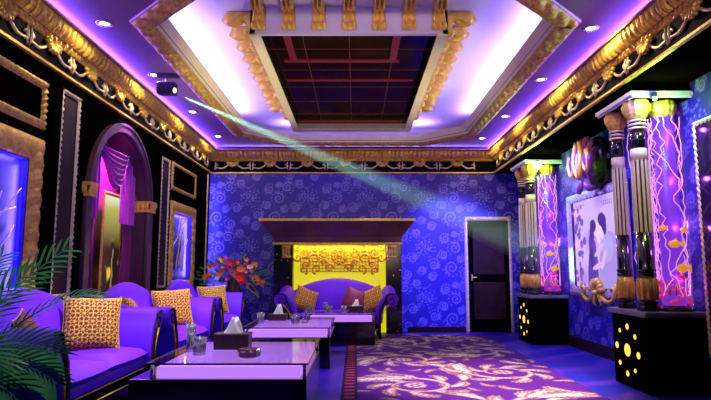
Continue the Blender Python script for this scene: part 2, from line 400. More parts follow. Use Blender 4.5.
# main ceiling with the octagonal opening
ZC = 3.60
OUT = [(-1.3, 4.27), (1.3, 4.27), (2.18, 5.15), (2.18, 9.68), (1.35, 10.5), (-1.35, 10.5), (-2.18, 9.68), (-2.18, 5.15)]
def inset(poly, d):
    n = len(poly); r = []
    for i in range(n):
        p0, p1, p2 = (Vector(poly[(i+j-1) % n]) for j in range(3))
        e1 = (p1-p0).normalized(); e2 = (p2-p1).normalized(); n1 = Vector((-e1.y, e1.x)); n2 = Vector((-e2.y, e2.x))
        b = (n1+n2).normalized(); r.append(tuple(p1+b*(d/b.dot(n1))))
    return r
INN = inset(OUT, .24)
outer = [(-2.9, -1.5), (2.9, -1.5), (2.9, 5.15), (2.9, 9.68), (2.9, 10.95), (-2.9, 10.95), (-2.9, 9.68), (-2.9, 5.15)]
m = MB()
for i in range(8):
    j = (i+1) % 8; a, b, c, d = outer[i], outer[j], INN[j], INN[i]
    m.extrude([(*a, ZC), (*b, ZC), (*c, ZC), (*d, ZC)], (0, 0, .05))
ceil = struct(m.build('ceiling', 'ceiling'))
m = MB()                       # raised tray: top and cove sides
m.box(-2.5, 2.5, 3.9, 10.8, 3.95, 4.0); m.box(-2.55, -2.5, 3.9, 10.8, ZC+.05, 4.0); m.box(2.5, 2.55, 3.9, 10.8, ZC+.05, 4.0)
m.box(-2.5, 2.5, 3.85, 3.9, ZC+.05, 4.0); m.box(-2.5, 2.5, 10.8, 10.85, ZC+.05, 4.0)
m.build('raised_tray', 'tray', ceil)
m = MB()                       # gilt band around the opening
I2 = inset(OUT, .215)
for i in range(8):
    j = (i+1) % 8; L = (Vector(OUT[i])-Vector(OUT[j])).length
    m.patch((*OUT[i], ZC-.005), (*OUT[j], ZC-.005), (*I2[j], ZC-.005), (*I2[i], ZC-.005), int(L/.022), 14, (0, 0, -1), acanthus(.085, .24, 2.2))
m.build('gilt_band', 'gold', ceil, smooth=True)
m = MB(); I3 = inset(OUT, .30); Oe = inset(OUT, .012); 
for i in range(8):
    j = (i+1) % 8
    m.add([(*I2[i], ZC-.03), (*I2[j], ZC-.03), (*I3[j], ZC+.10), (*I3[i], ZC+.10)], [(0, 1, 2, 3)])
    m.add([(*I2[i], ZC+.0), (*I2[j], ZC+.0), (*I2[j], ZC-.03), (*I2[i], ZC-.03)], [(0, 1, 2, 3)])
m.build('tray_lip', 'cream', ceil)
m = MB()
for i in range(8):
    j = (i+1) % 8; m.tube([(*OUT[i], ZC-.012), (*OUT[j], ZC-.012)], .014, 6)
m.build('gilt_bead', 'silver', ceil, smooth=True)
# bulkhead on the right
bh = struct(box('ceiling_bulkhead', 'black_wood', XB, XR, -1.5, YB, 3.08, 3.62))

# cornices: crown of leaves, black frieze with scrolls and shells, thin bottom moulding
def shell(mb, P, s=1, mi=0):   # fan of ribs hanging down; P(u,v,n) -> world
    for k in range(7):
        a = PI*(k+.5)/7; pts = [P(.02*s*math.cos(a), .01-.0*s, .004)]
        pts = [P(s*r*math.cos(a)*.95, -s*r*math.sin(a)*.85, .012+.016*math.sin(PI*r/.075*.5)) for r in (.01, .035, .06, .075)]
        mb.tube([tuple(p) for p in pts], [.006*s, .011*s, .015*s, .012*s], 5, mi)
def cornice(name, A, U, N, L, Zb, flip=False, off=0):
    """A: start point on the wall face (z ignored); U along, N out of the wall"""
    A, U, N = (np.array(q, float) for q in (A, U, N)); Z = np.array((0, 0, 1.))
    root = struct(MB().extrude([A+Z*Zb, A+Z*(Zb+.28), A+Z*(Zb+.28)+N*.02, A+Z*Zb+N*.02], tuple(U*L)).build(name, 'frieze'))
    m = MB(); step = .02
    z1 = Zb+.232
    m.patch(A+Z*z1+N*.02, A+U*L+Z*z1+N*.02, A+U*L+Z*(z1+.07)+N*.06, A+Z*(z1+.07)+N*.06, int(L/step), 6, (N*.8-Z*.4), rope(.03, .075))
    m.patch(A+Z*(z1+.07)+N*.055, A+U*L+Z*(z1+.07)+N*.055, A+U*L+Z*(z1+.20)+N*.135, A+Z*(z1+.20)+N*.135, int(L/step), 9, (N*.75-Z*.6), leafrow(.06, .085))
    m.extrude([A+Z*(z1+.20)+N*.0, A+Z*(z1+.20)+N*.165, A+Z*(z1+.222)+N*.165, A+Z*(z1+.222)+N*.0], tuple(U*L))
    m.build('crown_moulding', 'gold_brown', root, smooth=False)
    m = MB(); m.extrude([A+Z*(Zb-.012)+N*.0, A+Z*(Zb-.012)+N*.04, A+Z*(Zb+.012)+N*.04, A+Z*(Zb+.012)+N*.0], tuple(U*L)); m.build('bead', 'gold', root)
    m = MB(); p = .74; n = int(L/p)+1
    for k in range(n):
        for half in (1, -1):
            c0 = off+k*p
            if c0 < .05 or c0 > L-.05: continue
            P = lambda u, v, nn: tuple(A+U*(c0+u)+Z*(Zb+.235+v)+N*(.025+nn))
            # garland from the shell down to the clasp between shells
            pts = []; rr = []
            for i in range(12):
                t = i/11; u = half*(.04+.30*t); v = -.035-.115*math.sin(PI*.5*min(1, t*1.45))+.05*max(0, t-.6)
                pts.append(P(u, v, .006)); rr.append(.010+.006*math.sin(PI*t))
            m.tube(pts, rr, 5)
            q = []
            for i in range(11):
                t = i/10; a = -PI/2+half*(0)+t*1.5*PI; rad = .045*(1-.6*t); q.append(P(half*(.315+rad*math.cos(a)), -.125+rad*math.sin(a)*1.15+.03, .008))
            m.tube(q, [.013-.006*i/10 for i in range(11)], 5)
            m.tube([P(half*.345, -.02, .006), P(half*.335, -.10, .014), P(half*.355, -.18, .006)], [.008, .016, .006], 5)
        if .12 < off+k*p < L-.12:
            P = lambda u, v, nn: tuple(A+U*(off+k*p+u)+Z*(Zb+.225+v)+N*(.02+nn)); shell(m, P, 1.75, 1)
    m.build('frieze_scrolls', ['silver', 'gold'], root, smooth=True)
    return root
ZB = 3.09
cornice('trim_1', (XL, 2.5, 0), (0, 1, 0), (1, 0, 0), YB-2.5, ZB, off=.3)
cornice('trim_2', (XB, 2.5, 0), (0, 1, 0), (-1, 0, 0), YB-2.5, ZB, off=.3)
cornice('trim_3', (XL, YB, 0), (1, 0, 0), (0, -1, 0), XB-XL, ZB, off=.45)

# door with gilt frame, baseboards
d = struct(MB().box(2.18, 2.98, YB-.05, YB-.01, 0, 2.13).build('door_1', 'black_wood', bevel=.004))
m = MB(); rect_frame(m, (0, YB-.02, 0), (1, 0, 0), (0, 0, 1), (0, -1, 0), 2.12, 3.04, -.1, 2.22, .085, rope(.05, .05), .02, 6)
m.build('door_frame', 'silver', d, smooth=True)
m = MB(); m.box(2.28, 2.88, YB-.058, YB-.05, .25, .95); m.box(2.28, 2.88, YB-.058, YB-.05, 1.1, 2.0); m.build('door_panel', 'dark_wood', d, bevel=.006)
m = MB(); m.box(2.235, 2.255, YB-.09, YB-.05, .98, 1.10); m.tube([(2.245, YB-.10, 1.04), (2.33, YB-.10, 1.04)], .009, 8); m.build('door_handle', 'gold', d)
struct(box('baseboard_back', 'dark_wood', 1.0, 2.12, YB-.025, YB, 0, .10, bevel=.005))
struct(box('baseboard_right', 'dark_wood', XR-.03, XR, 3.0, YB, 0, .17, bevel=.006))
# slim gilt upright at the left back corner with an LED gap behind it
struct(box('trim_4', 'silver', XL+.035, XL+.06, 10.545, 10.575, .9, 3.0, bevel=.004))
area('corner_led', (XL+.04, 10.62, 1.7), (.12, 1, 0), 2.4, .05, (.20, .17, 1), 15, up=(0, 0, 1))

# ================================================================== LEFT WALL FITTINGS
LW = (XL, 0, 0); UY = (0, 1, 0); UZ = (0, 0, 1); NX = (1, 0, 0)
def gilt_panel(label, y0, y1, z0, z1, wd, material, fn, grp=None):
    t = thing('wall_frame', label, 'frame', (XL, (y0+y1)/2, z0))
    m = MB(); rect_frame(m, (0, -(y0+y1)/2, -z0), UY, UZ, NX, y0, y1, z0, z1, wd, fn, .02)
    m.build('frame', material, t, smooth=True)
    MB().box(0, .006, -(y1-y0)/2+wd*.6, (y1-y0)/2-wd*.6, wd*.6, z1-z0-wd*.6).build('panel', 'black_wood', t)
    return t
gilt_panel('wide gold frame around a black panel, high on the dark wall above the palm', 3.3, 5.03, 2.47, 2.92, .085, 'gold', rope(.045, .06))
gilt_panel('smaller gold frame around a black panel, just under the cornice near the back wall', 8.6, 9.9, 2.44, 2.88, .06, 'gold', rope(.035, .05))
def strip_frame(label, y0, y1, z0, z1, wd=.045):
    o = MB(); rect_frame(o, (XL, 0, 0), UY, UZ, NX, y0, y1, z0, z1, wd, rope(.03, .06), .025, 5)
    return tag(o.build('upright_frame', 'silver', smooth=True), label, 'frame')
strip_frame('narrow pale gilt upright frame between the gold bordered niche and the arch', 5.28, 5.66, .92, 2.97)
strip_frame('narrow pale gilt upright frame beside the arch column, nearer the back wall', 8.12, 8.5, .92, 2.87)
def niche(label, N, fr, seedn, side, matn, wd):
    y0, y1, z0, z1 = N; t = thing('lit_niche', label, 'niche', (XL, (y0+y1)/2, z0)); cy = (y0+y1)/2; rnd = random.Random(seedn)
    m = MB(); rect_frame(m, (0, -cy, -z0), UY, UZ, NX, y0-wd, y1+wd, z0-wd, z1+wd, wd, acanthus(.05, .16, 1.6), .02, 8); m.build('frame', matn, t, smooth=True)
    MB().box(-.085, -.07, y0-cy+.005, y1-cy-.005, .005, z1-z0-.005).build('back_panel', 'nicheback', t)
    MB().box(-.07, -.005, y1-cy-.012, y1-cy-.002, .005, z1-z0-.005).box(-.07, -.005, y0-cy+.002, y1-cy-.012, z1-z0-.012, z1-z0-.002).build('reveal_lining', 'bluebox', t)
    hh = z1-z0
    for k in range(9):
        a = Vector((-.035+rnd.uniform(-.01, .01), rnd.uniform(-.5, .2)*(y1-y0), rnd.uniform(0, .7)*hh)); pts = [a]
        an = rnd.uniform(.2, 1.3) if side else rnd.uniform(1.1, 2.0)
        for i in range(7):
            an += rnd.uniform(-.35, .35); q = pts[-1]+Vector((rnd.uniform(-.003, .003), math.cos(an)*.12, math.sin(an)*.12))
            if abs(q.y) > (y1-y0)/2-.03 or not .02 < q.z < hh-.03: break
            pts.append(q)
        if len(pts) > 2:
            MB().tube(pts, [.013-.009*i/len(pts) for i in range(len(pts))], 6).build('branch', 'branch', t, smooth=True)
    area('niche_led', (XL-.025, y1-.018, (z0+z1)/2), (-.5, -1, 0), hh*.9, .025, (.20, .12, 1), 9, up=(0, 0, 1))
    area('niche_led', (XL-.025, cy, z1-.018), (-.5, 0, -1), (y1-y0)*.9, .025, (.20, .12, 1), 6, up=(0, 1, 0))
    return t
niche('large blue lit wall niche with pale branches in a carved gold frame, behind the palm', N1, 1, 3, 1, 'gold_brown', .21)
niche('smaller blue lit wall niche with pale twigs in a gold frame, near the back wall', N2, 1, 11, 0, 'gold', .17)
# arched niche
t = thing('arched_niche', 'tall arched niche with mauve moulding, gold topped column and purple curtains inside', 'arch', (XL, AC, .75))
m = MB(); n = 40
for (r0, r1, x0, x1) in ((AR, AR+.10, -.01, .045), (AR+.075, AR+.105, .04, .06)):
    for k in range(n):
        a, b = PI*k/n, PI*(k+1)/n
        q = lambda r, a, x: (x, -r*math.cos(a), AS-.75+r*math.sin(a))
        m.add([q(r0, a, x0), q(r1, a, x0), q(r1, b, x0), q(r0, b, x0), q(r0, a, x1), q(r1, a, x1), q(r1, b, x1), q(r0, b, x1)],
              [(0, 1, 2, 3), (7, 6, 5, 4), (0, 4, 5, 1), (1, 5, 6, 2), (2, 6, 7, 3), (3, 7, 4, 0)])
m.build('archivolt', mat('mauve_lacquer', (.09, .035, .075), .35, coat=.15, noise=.1), t)
m = MB()
for k in range(n):
    a, b = PI*k/n, PI*(k+1)/n; r = AR-.012; q = lambda a, x: (x, -r*math.cos(a), AS-.75+r*math.sin(a))
    m.add([q(a, -.315), q(b, -.315), q(b, 0), q(a, 0)], [(0, 1, 2, 3)])
m.box(-.315, 0, AR-.022, AR-.002, 0, AS-.75); m.box(-.315, 0, -AR+.002, -AR+.022, 0, AS-.75)
m.build('reveal_lining', 'mauve_lacquer' if 'mauve_lacquer' in M else bpy.data.materials['mauve_lacquer'], t)
for s in (1, -1):
    y0, y1 = (AR+.0, AR+.16) if s > 0 else (-AR-.12, -AR)
    MB().box(.0, .05, y0, y1, 0, AS-.83).build('column', bpy.data.materials['mauve_lacquer'], t, bevel=.01)
    c = MB(); c.box(-.25, .075, min(y0, y1)-(.03 if s > 0 else 0), y1+(.03 if s > 0 else .03), AS-.83, AS-.80); c.box(-.25, .085, y0-.035, y1+.035, AS-.71, AS-.68)
    c.patch((.05, y0-.02, AS-.80), (.05, y1+.02, AS-.80), (.075, y1+.03, AS-.71), (.075, y0-.03, AS-.71), 24, 6, (1, 0, 0), leafrow(.02, .06))
    c.patch((-.25, y0-.02, AS-.80), (.05, y0-.02, AS-.80), (.05, y0-.03, AS-.71), (-.25, y0-.03, AS-.71), 24, 6, (0, -1, 0), leafrow(.02, .06))
    c.build('capital', 'gold_bright', t)
MB().box(-.318, -.312, -AR+.01, AR-.01, 0, 2.15).build('back_panel', 'drape', t)
# lit glass painting of a golden figure
def paintcol(gx, gy):
    W, H = .50, 1.35; u = gx/W; v = gy/H
    top = np.clip((v-.50)/.45, 0, 1)[..., None]; c = (1-top)*np.array((.02, .008, .01))+top*np.array((.65, .62, .12))
    c = c+np.clip((v-.88)/.12, 0, 1)[..., None]*np.array((.2, .3, .6))
    fl = np.sin(u*9+v*14)*.5+np.sin(u*17-v*23)*.3+np.sin(v*41+u*5)*.25
    g = np.clip((fl+.35-4*np.abs(v-.22)-1.3*np.abs(u-.35+.2*np.sin(v*12)))*1.6, 0, 1)[..., None]
    c = c*(1-g)+g*np.array((1.0, .55, .04))
    st = (np.abs(u-.62-.03*np.sin(v*30)) < .035) & (v > .14) & (v < .6); c[st] = (.28, .26, .10)
    hd = np.hypot((u-.60)*W, (v-.53)*H) < .05; c[hd] = (.04, .02, .02)
    c[(v < .03)] = (.12, .04, .02)
    return c
pt = thing('glass_painting', 'tall backlit painting of a golden flame shape and dark figure inside the arch', 'painting', (-3.12, 7.12, .78))
painted('picture', 'backlit', (0, -.25, 0), (0, 1, 0), (0, 0, 1), .50, 1.35, 50, 110, paintcol, pt)
m = MB(); rect_frame(m, (0, -.25, 0), UY, UZ, NX, -.045, .545, -.045, 1.395, .05, smoothp(.02), .05, 4); m.build('frame', 'gold_brown', pt, smooth=True)
# curtains
def drape_mesh(y0, y1, z0, z1, amp=.03, folds=5, top=0, x=0, tie=0, nx=44, nz=26):
    m = MB(); vs = []
    for j in range(nz+1):
        t = j/nz; z = z0+(z1-z0)*t
        pinch = 1-tie*math.exp(-((t-.42)/.2)**2)
        for i in range(nx+1):
            s = i/nx; y = y1-(y1-y0)*(1-s)*pinch if tie >= 0 else y0+(y1-y0)*s*(1+tie*math.exp(-((t-.42)/.2)**2))
            vs.append((x+amp*math.sin(2*PI*folds*s+.6*math.sin(3*t))*(1-.3*t), y, z))
    m.add(vs, [(j*(nx+1)+i, j*(nx+1)+i+1, (j+1)*(nx+1)+i+1, (j+1)*(nx+1)+i) for j in range(nz) for i in range(nx)])
    return m
cu = thing('curtain', 'purple satin curtain with gathered swag and side drapes hanging in the arch', 'curtain', (-3.05, AC, .78))
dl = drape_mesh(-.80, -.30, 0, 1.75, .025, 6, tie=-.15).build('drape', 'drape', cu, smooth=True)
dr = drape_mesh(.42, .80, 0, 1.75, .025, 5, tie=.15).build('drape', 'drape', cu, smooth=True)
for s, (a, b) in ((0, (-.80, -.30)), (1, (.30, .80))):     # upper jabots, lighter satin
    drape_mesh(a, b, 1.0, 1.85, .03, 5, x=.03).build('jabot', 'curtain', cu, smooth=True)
m = MB(); vs = []; nx, nz = 36, 60        # swag: nested U folds
for j in range(nz+1):
    t = j/nz
    for i in range(nx+1):
        s = i/nx*2-1; w_ = .47*(1-.50*t**1.6); sag = .08+.38*t
        y = -.02+s*w_; z = 1.93-.12*t-sag*(1-abs(s)**2.2)*.92-.03*abs(s)
        vs.append((.07+.035*math.sin(2*PI*7*t)*(1-abs(s)**4)+.05*(1-s*s), y, z))
m.add(vs, [(j*(nx+1)+i, j*(nx+1)+i+1, (j+1)*(nx+1)+i+1, (j+1)*(nx+1)+i) for j in range(nz) for i in range(nx)])
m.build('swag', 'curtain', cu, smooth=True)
spot('niche_spot', (XL-.06, AC+.1, 2.74), (-.12, -.1, -1), (.9, .14, 1), 330, 1.9, .5, .03)
spot('niche_spot', (XL+.25, AC-.1, 3.3), (-.42, .1, -1.0), (.85, .2, 1), 120, .9, .6, .03)

# ================================================================== CEILING FITTINGS
cf = thing('ceiling_coffer', 'lavender box hanging in the ceiling tray with cream edge, dark mirror and gold brackets', 'ceiling coffer', (-.08, 7.66, 3.65))
X0, X1, Y0, Y1 = -1.03, 1.05, -2.07, 2.06; HB = .30
m = MB(); wd = .11
m.box(X0, X1, Y0, Y0+.05, 0, HB); m.box(X0, X1, Y1-.05, Y1, 0, HB); m.box(X0, X0+.05, Y0, Y1, 0, HB); m.box(X1-.05, X1, Y0, Y1, 0, HB)
m.build('side_panel', 'face', cf)
m = MB(); m.box(X0, X0+wd, Y0+.002, Y1, -.02, 0); m.box(X1-wd, X1, Y0+.002, Y1, -.02, 0); m.box(X0+wd, X1-wd, Y1-wd*1.6, Y1, -.02, 0)
m.build('rim', 'cream', cf)
MB().box(X0+.05, X1-.05, Y0+.05, Y1-.05, .12, .14).build('mirror', 'mirror', cf)
m = MB()
for k in range(1, 4): m.box(X0+(X1-X0)*k/4-.004, X0+(X1-X0)*k/4+.004, Y0+.05, Y1-.05, .112, .12)
for k in range(1, 6): m.box(X0+.05, X1-.05, Y0+(Y1-Y0)*k/6-.004, Y0+(Y1-Y0)*k/6+.004, .112, .12)
m.build('mirror_joint', 'tile_joint', cf)
for (a, b, c, d) in ((-.80, .62, Y0+1.0, Y0+1.07), (-.85, .86, Y0+1.72, Y0+1.77), (-.9, .9, Y1-.30, Y1-.24), (-.72, -.64, Y0+.05, Y0+1.0), (.50, .58, Y0+.05, Y0+1.0)):
    MB().box(a, b, c, d, .095, .115).build('red_line', 'red', cf)  # dim emissive strips drawing the red lines across the dark panel
# bracket: profile hugging face and tray ceiling
def bracket_mesh():
    prof = []      # (out, z) z 0 = bottom of box
    for i in range(9): a = -PI/2-.4+i/8*PI*1.1; prof.append((.035+.04*math.cos(a), .075+.04*math.sin(a)))
    prof += [(.05, .14), (.055, .18), (.09, .215)]
    for i in range(9): a = PI*1.05+i/8*PI*1.25; prof.append((.20+.055*math.cos(a), .225+.055*math.sin(a)))
    prof += [(.25, .28), (.22, .295), (0, .295), (0, .04)]
    m = MB(); nx = 12; wv = .105; vs = []
    n = len(prof)
    for i in range(nx+1):
        s = i/nx*2-1; k = 1+.34*math.cos(s*PI*2.5)*(1-abs(s)**6)
        for (o, z) in prof: vs.append((s*wv*(.85+.15*math.sin(z*22)), -max(0, o*k) if o > 0 else 0, z))
    fs = [(i*n+j, i*n+(j+1) % n, (i+1)*n+(j+1) % n, (i+1)*n+j) for i in range(nx) for j in range(n)]
    fs += [tuple(range(n)), tuple(nx*n+j for j in range(n-1, -1, -1))]
    return m.add(vs, fs)
bk = bracket_mesh().build('bracket', 'gold_bright', cf, smooth=True)
first = True
def put_bracket(loc, rz, sc=1):
    global first
    o = bk if first else bk.copy()
    if not first: COL.objects.link(o)
    o.location = loc; o.rotation_euler = (0, 0, rz); o.scale = (sc, 1, 1); o.parent = cf; first = False
for k in range(7): put_bracket((X0+.095+k*(X1-X0-.19)/6, Y0, 0), 0, .72)
for k in range(10):
    y = Y0+.16+k*.37
    put_bracket((X0, y, 0), -PI/2, .72); put_bracket((X1, y, 0), PI/2, .72)

# downlights
dlr = thing('ceiling_downlight', '', 'ceiling light', (0, 0, ZC))
MB().lathe([(.045, -.004), (.05, -.012), (.075, -.010), (.08, 0)], seg=24).build('trim_ring', 'steel', dlr, smooth=True)
MB().lathe([(.0001, -.006), (.046, -.006)], seg=24).build('lens', 'lens', dlr)
labs = ['round ceiling downlight nearest the camera above the dark panelled wall', 'round ceiling downlight right beside the black projector',
        'round ceiling downlight on the sofa side, next one behind the projector', 'round ceiling downlight in the ceiling corner above the flower arrangement',
        'round ceiling downlight nearest the camera on the column side', 'round ceiling downlight on the column side, second from the camera',
        'round ceiling downlight on the column side, third from the camera', 'round ceiling downlight on the column side, deepest toward the door']
for i, (x, y) in enumerate(LIGHTS):
    if i == 0: dlr.location = (x, y, ZC); dlr['label'] = labs[0]; dlr['group'] = 'recessed ceiling downlights'
    else: dup(dlr, (x, y, ZC), 0, labs[i])

# projector throwing the beam at the picture wall
P0 = Vector((-2.26, 6.68, 3.37)); P1 = Vector((3.36, 8.65, 1.27)); BD = (P1-P0).normalized()
pj = thing('projector', 'small black ceiling projector with a bright lens, over the purple sofas', 'projector', (-2.33, 6.68, ZC))
MB().box(-.13, .13, -.05, .05, -.035, 0).build('ceiling_plate', 'blackmatt', pj, bevel=.006)
MB().tube([(-.02, 0, -.03), (-.02, 0, -.12)], .018, 8).build('arm', 'steel', pj)
m = MB(); m.box(-.12, .11, -.07, .07, -.26, -.11); m.build('body', 'blackmatt', pj, bevel=.02)
m = MB(); m.tube([(.05, -.055, -.215), (.115, -.075, -.23)], .04, 16); m.build('lens_barrel', 'blackmatt', pj)
MB().ball((.116, -.077, -.23), (.018, .03, .03), 14, 8).build('lens', mat('projector_lens', (1, 1, 1), .2, emit=(.9, .85, 1), es=5), pj, smooth=True)
sp = spot('projector_beam', P0+BD*.05, BD, (.40, 1, .75), 11000, .095, .8, .008)
# light haze along the beam
def hazemat():
    m = bpy.data.materials.new('lit_haze'); m.use_nodes = True; nt = m.node_tree; nt.nodes.clear()
    o = nt.nodes.new('ShaderNodeOutputMaterial'); v = nt.nodes.new('ShaderNodeVolumeScatter')
    v.inputs['Color'].default_value = (1, 1, 1, 1); v.inputs['Density'].default_value = .15; v.inputs['Anisotropy'].default_value = .2
    nt.links.new(v.outputs[0], o.inputs['Volume']); return m
Lb = (P1-P0).length; m = MB(); n = 20
q = BD.to_track_quat('Z', 'Y')
vs = []
for (dd, r) in ((.15, .014), (Lb-.25, .0475*Lb*1.05)):
    for k in range(n): vs.append(P0+BD*dd+q@Vector((r*math.cos(2*PI*k/n), r*math.sin(2*PI*k/n), 0)))
m.add(vs, [tuple(range(n)), tuple(range(2*n-1, n-1, -1))]+[(k, (k+1) % n, n+(k+1) % n, n+k) for k in range(n)])
hz = m.build('haze', hazemat()); hz['kind'] = 'stuff'; tag(hz, 'pale green beam of lit haze from the projector to the picture wall', 'light beam')

# ================================================================== BACK WALL: fireplace surround
fp = thing('mantelpiece', 'broad dark mantelpiece with gold edged shelf and yellow lit panel on the back wall', 'mantelpiece', (-.33, YB, 0)); fp.scale = (.955, 1, 1)
MB().box(-1.55, 1.52, -.56, 0, 2.09, 2.135).build('shelf', 'gold', fp, bevel=.008)
prof = [(1.50, .54, 2.09), (1.46, .50, 2.04), (1.36, .42, 1.92), (1.27, .33, 1.80), (1.24, .30, 1.70)]
m = MB(); vs = []
for (a, dd, z) in prof: vs += [(-a-.02, 0, z), (-a-.02, -dd, z), (a, -dd, z), (a, 0, z)]
fs = [(4*i+j, 4*i+j+1, 4*i+5+j, 4*i+4+j) for i in range(4) for j in range(3)]+[(0, 1, 2, 3), (16, 17, 18, 19)]
m.add(vs, fs).build('hood', mat('brown_gloss', (.10, .035, .018), .25, coat=.5, noise=.3, nscale=3), fp)
MB().box(-1.30, 1.28, -.335, 0, 1.66, 1.70).build('lower_moulding', 'gold', fp, bevel=.006)
speck = bpy.data.materials.new('sparkling_black_stone'); speck.use_nodes = True; nt = speck.node_tree; b = nt.nodes['Principled BSDF']; b.inputs['Roughness'].default_value = .15
vo = nt.nodes.new('ShaderNodeTexVoronoi'); vo.inputs['Scale'].default_value = 11; rp = nt.nodes.new('ShaderNodeValToRGB')
rp.color_ramp.elements[0].position = .10; rp.color_ramp.elements[0].color = (.6, .6, .7, 1); rp.color_ramp.elements[1].position = .16; rp.color_ramp.elements[1].color = (.004, .004, .006, 1)
tc = nt.nodes.new('ShaderNodeTexCoord'); nt.links.new(tc.outputs['Object'], vo.inputs[0]); nt.links.new(vo.outputs['Distance'], rp.inputs[0]); nt.links.new(rp.outputs[0], b.inputs['Base Color'])
MB().box(-1.28, -.90, -.26, 0, 0, 1.66).build('pillar', speck, fp, bevel=.006)
MB().box(.95, 1.26, -.26, 0, 0, 1.66).build('pillar', speck, fp, bevel=.006)
for cx in (-1.03, 1.07):
    c = MB(); c.box(-.085, .085, -.06, 0, .18, .24); 
    for k in range(3): c.tube([(-.055+.055*k, -.035, .18), (-.055+.055*k, -.055, .10), (-.055+.055*k, -.02, .0)], [.026, .024, .014], 6)
    c.tube([(-.08, -.03, .02), (.08, -.03, .02)], .024, 8)
    c.build('corbel', 'gold', fp, smooth=True, loc=(cx, -.26, 1.41))
MB().box(-.90, .95, -.04, 0, 0, 1.66).build('lit_panel', 'yellow', fp)
# gilt scrollwork screen, with a small square lattice behind
m = MB(); cx0 = .02
for k in range(26): m.tube([(cx0-.78+k*.0624, -.075, 1.14), (cx0-.78+k*.0624, -.075, 1.65)], .014, 4)
for k in range(9): m.tube([(cx0-.80, -.075, 1.15+k*.062), (cx0+.80, -.075, 1.15+k*.062)], .014, 4)
m.build('lattice', 'gold_brown', fp)
m = MB()
def sp3(cx, cz, R, turns, a0, sg, r0=.012, r1=.024, n=36):
    P, R_ = spiral(cx, cz, R, turns, a0, sg, n, r0, r1, .15); m.tube([(p[0], -.10, p[1]) for p in P], R_, 6)
for sg in (1, -1):
    X = lambda v: cx0+sg*v
    for (x, z, R, tr, a, k) in [(.30, 1.50, .10, 1.3, 0, 1), (.50, 1.40, .11, 1.4, 2, -1), (.70, 1.52, .10, 1.2, 4, 1), (.32, 1.33, .08, 1.2, 3, 1), (.66, 1.28, .08, 1.3, 1, -1), (.84, 1.42, .08, 1.2, 5, 1), (.20, 1.22, .09, 1.2, 2, 1), (.45, 1.20, .10, 1.2, 0, -1), (.72, 1.17, .08, 1.2, 3, 1), (.48, 1.58, .06, 1.1, 1, 1), (.84, 1.60, .05, 1, 0, 1)]:
        sp3(X(x), z, R, tr, a if sg > 0 else PI-a, k*sg)
for R in (.05, .10, .155): m.tube([(cx0+R*math.cos(2*PI*k/28), -.11, 1.45+R*math.sin(2*PI*k/28)) for k in range(29)], .012, 6)
for k in range(12): a = k*PI/6; m.ball((cx0+.128*math.cos(a), -.115, 1.45+.128*math.sin(a)), .02, 8, 5)
m.ball((cx0, -.12, 1.45), .03, 10, 6)
m.build('scrollwork', mat('copper_gold', (.75, .30, .08), .4, .5, noise=.3, nscale=14), fp, smooth=True)
area('mantel_light', (-.31, YB-.20, 1.62), (0, .5, -1), 1.7, .05, (1, .75, .12), 9, up=(1, 0, 0))
spot('mantel_fill', (0.2, YB-1.0, 3.3), (.1, .35, -1.1), (1, .62, .28), 60, .7, .8)  # warm fill added to lift the brown hood

# ================================================================== RIGHT WALL
# screen with a couple
def couplecol(gx, gy):
    W, H = 1.36, 1.26; u = gx/W; v = gy/H        # u: 0 = far edge (photo left)
    rs = np.random.RandomState(4)
    c = np.ones(gx.shape+(3,))*np.array((.70, .50, .98))
    c -= (np.clip(np.sin(u*7+v*3)*np.cos(v*9-u*4), 0, 1)*.25)[..., None]*np.array((1, 1, .3))
    blot = np.zeros(gx.shape)
    for k in range(34):
        x, y, r = rs.uniform(0, .22)*(1 if k % 3 else 1.2), rs.uniform(.02, .95), rs.uniform(.015, .05); blot = np.maximum(blot, ((u-x)**2/(.8*r*r)+(v-y)**2/(r*r) < 1)*1.)
    c[blot > 0] = (.16, .07, .42)
    def ell(x, y, a, b, th=0):
        dx, dy = u-x, v-y; X = dx*math.cos(th)+dy*math.sin(th); Y = -dx*math.sin(th)+dy*math.cos(th); return (X/a)**2+(Y/b)**2 < 1
    shirt = (.42, .30, .74); shirt2 = (.52, .40, .82); hair = (.06, .02, .16); skin = (.92, .66, .88); dress = (.09, .05, .34); arm = (.80, .52, .85)
    c[ell(.84, .18, .24, .42)] = shirt; c[ell(.78, .44, .15, .16, .25)] = shirt2; c[ell(.64, .10, .06, .30, -.1)] = shirt
    c[ell(.44, .10, .13, .40, -.06)] = dress; c[ell(.46, .40, .085, .13, -.1)] = dress
    c[ell(.60, .565, .045, .09, .35)] = skin; c[ell(.655, .645, .065, .10, .25)] = skin; c[ell(.55, .645, .055, .08, -.25)] = skin
    c[ell(.70, .735, .095, .075, -.35)] = hair; c[ell(.745, .665, .05, .10, .1)] = hair; c[ell(.70, .57, .03, .05)] = skin
    c[ell(.485, .685, .075, .07, -.5)] = hair; c[ell(.445, .56, .055, .17, -.1)] = hair; c[ell(.415, .40, .045, .18, .12)] = hair
    c[ell(.60, .41, .13, .028, .55)] = arm; c[ell(.57, .24, .14, .03, .25)] = arm; c[ell(.70, .30, .035, .12, -.5)] = arm
    for (x0, x1, y) in ((.05, .30, .95), (.05, .24, .92), (.70, .96, .93), (.72, .96, .90)):
        q = (u > x0) & (u < x1) & (np.abs(v-y) < .008) & (np.sin(u*150) > -.4); c[q] = (.3, .12, .6)
    return c
CY = 7.83
ws = thing('wall_screen', 'bright screen showing an embracing couple in a wide pale frame on the blue wall', 'screen', (XR, CY, .80))
painted('screen', 'screen', (-.05, .68, .14), (0, -1, 0), (0, 0, 1), 1.36, 1.26, 110, 104, couplecol, ws)
MB().box(-.045, -.005, -.75, .75, .05, 1.50).build('backing', 'black', ws)
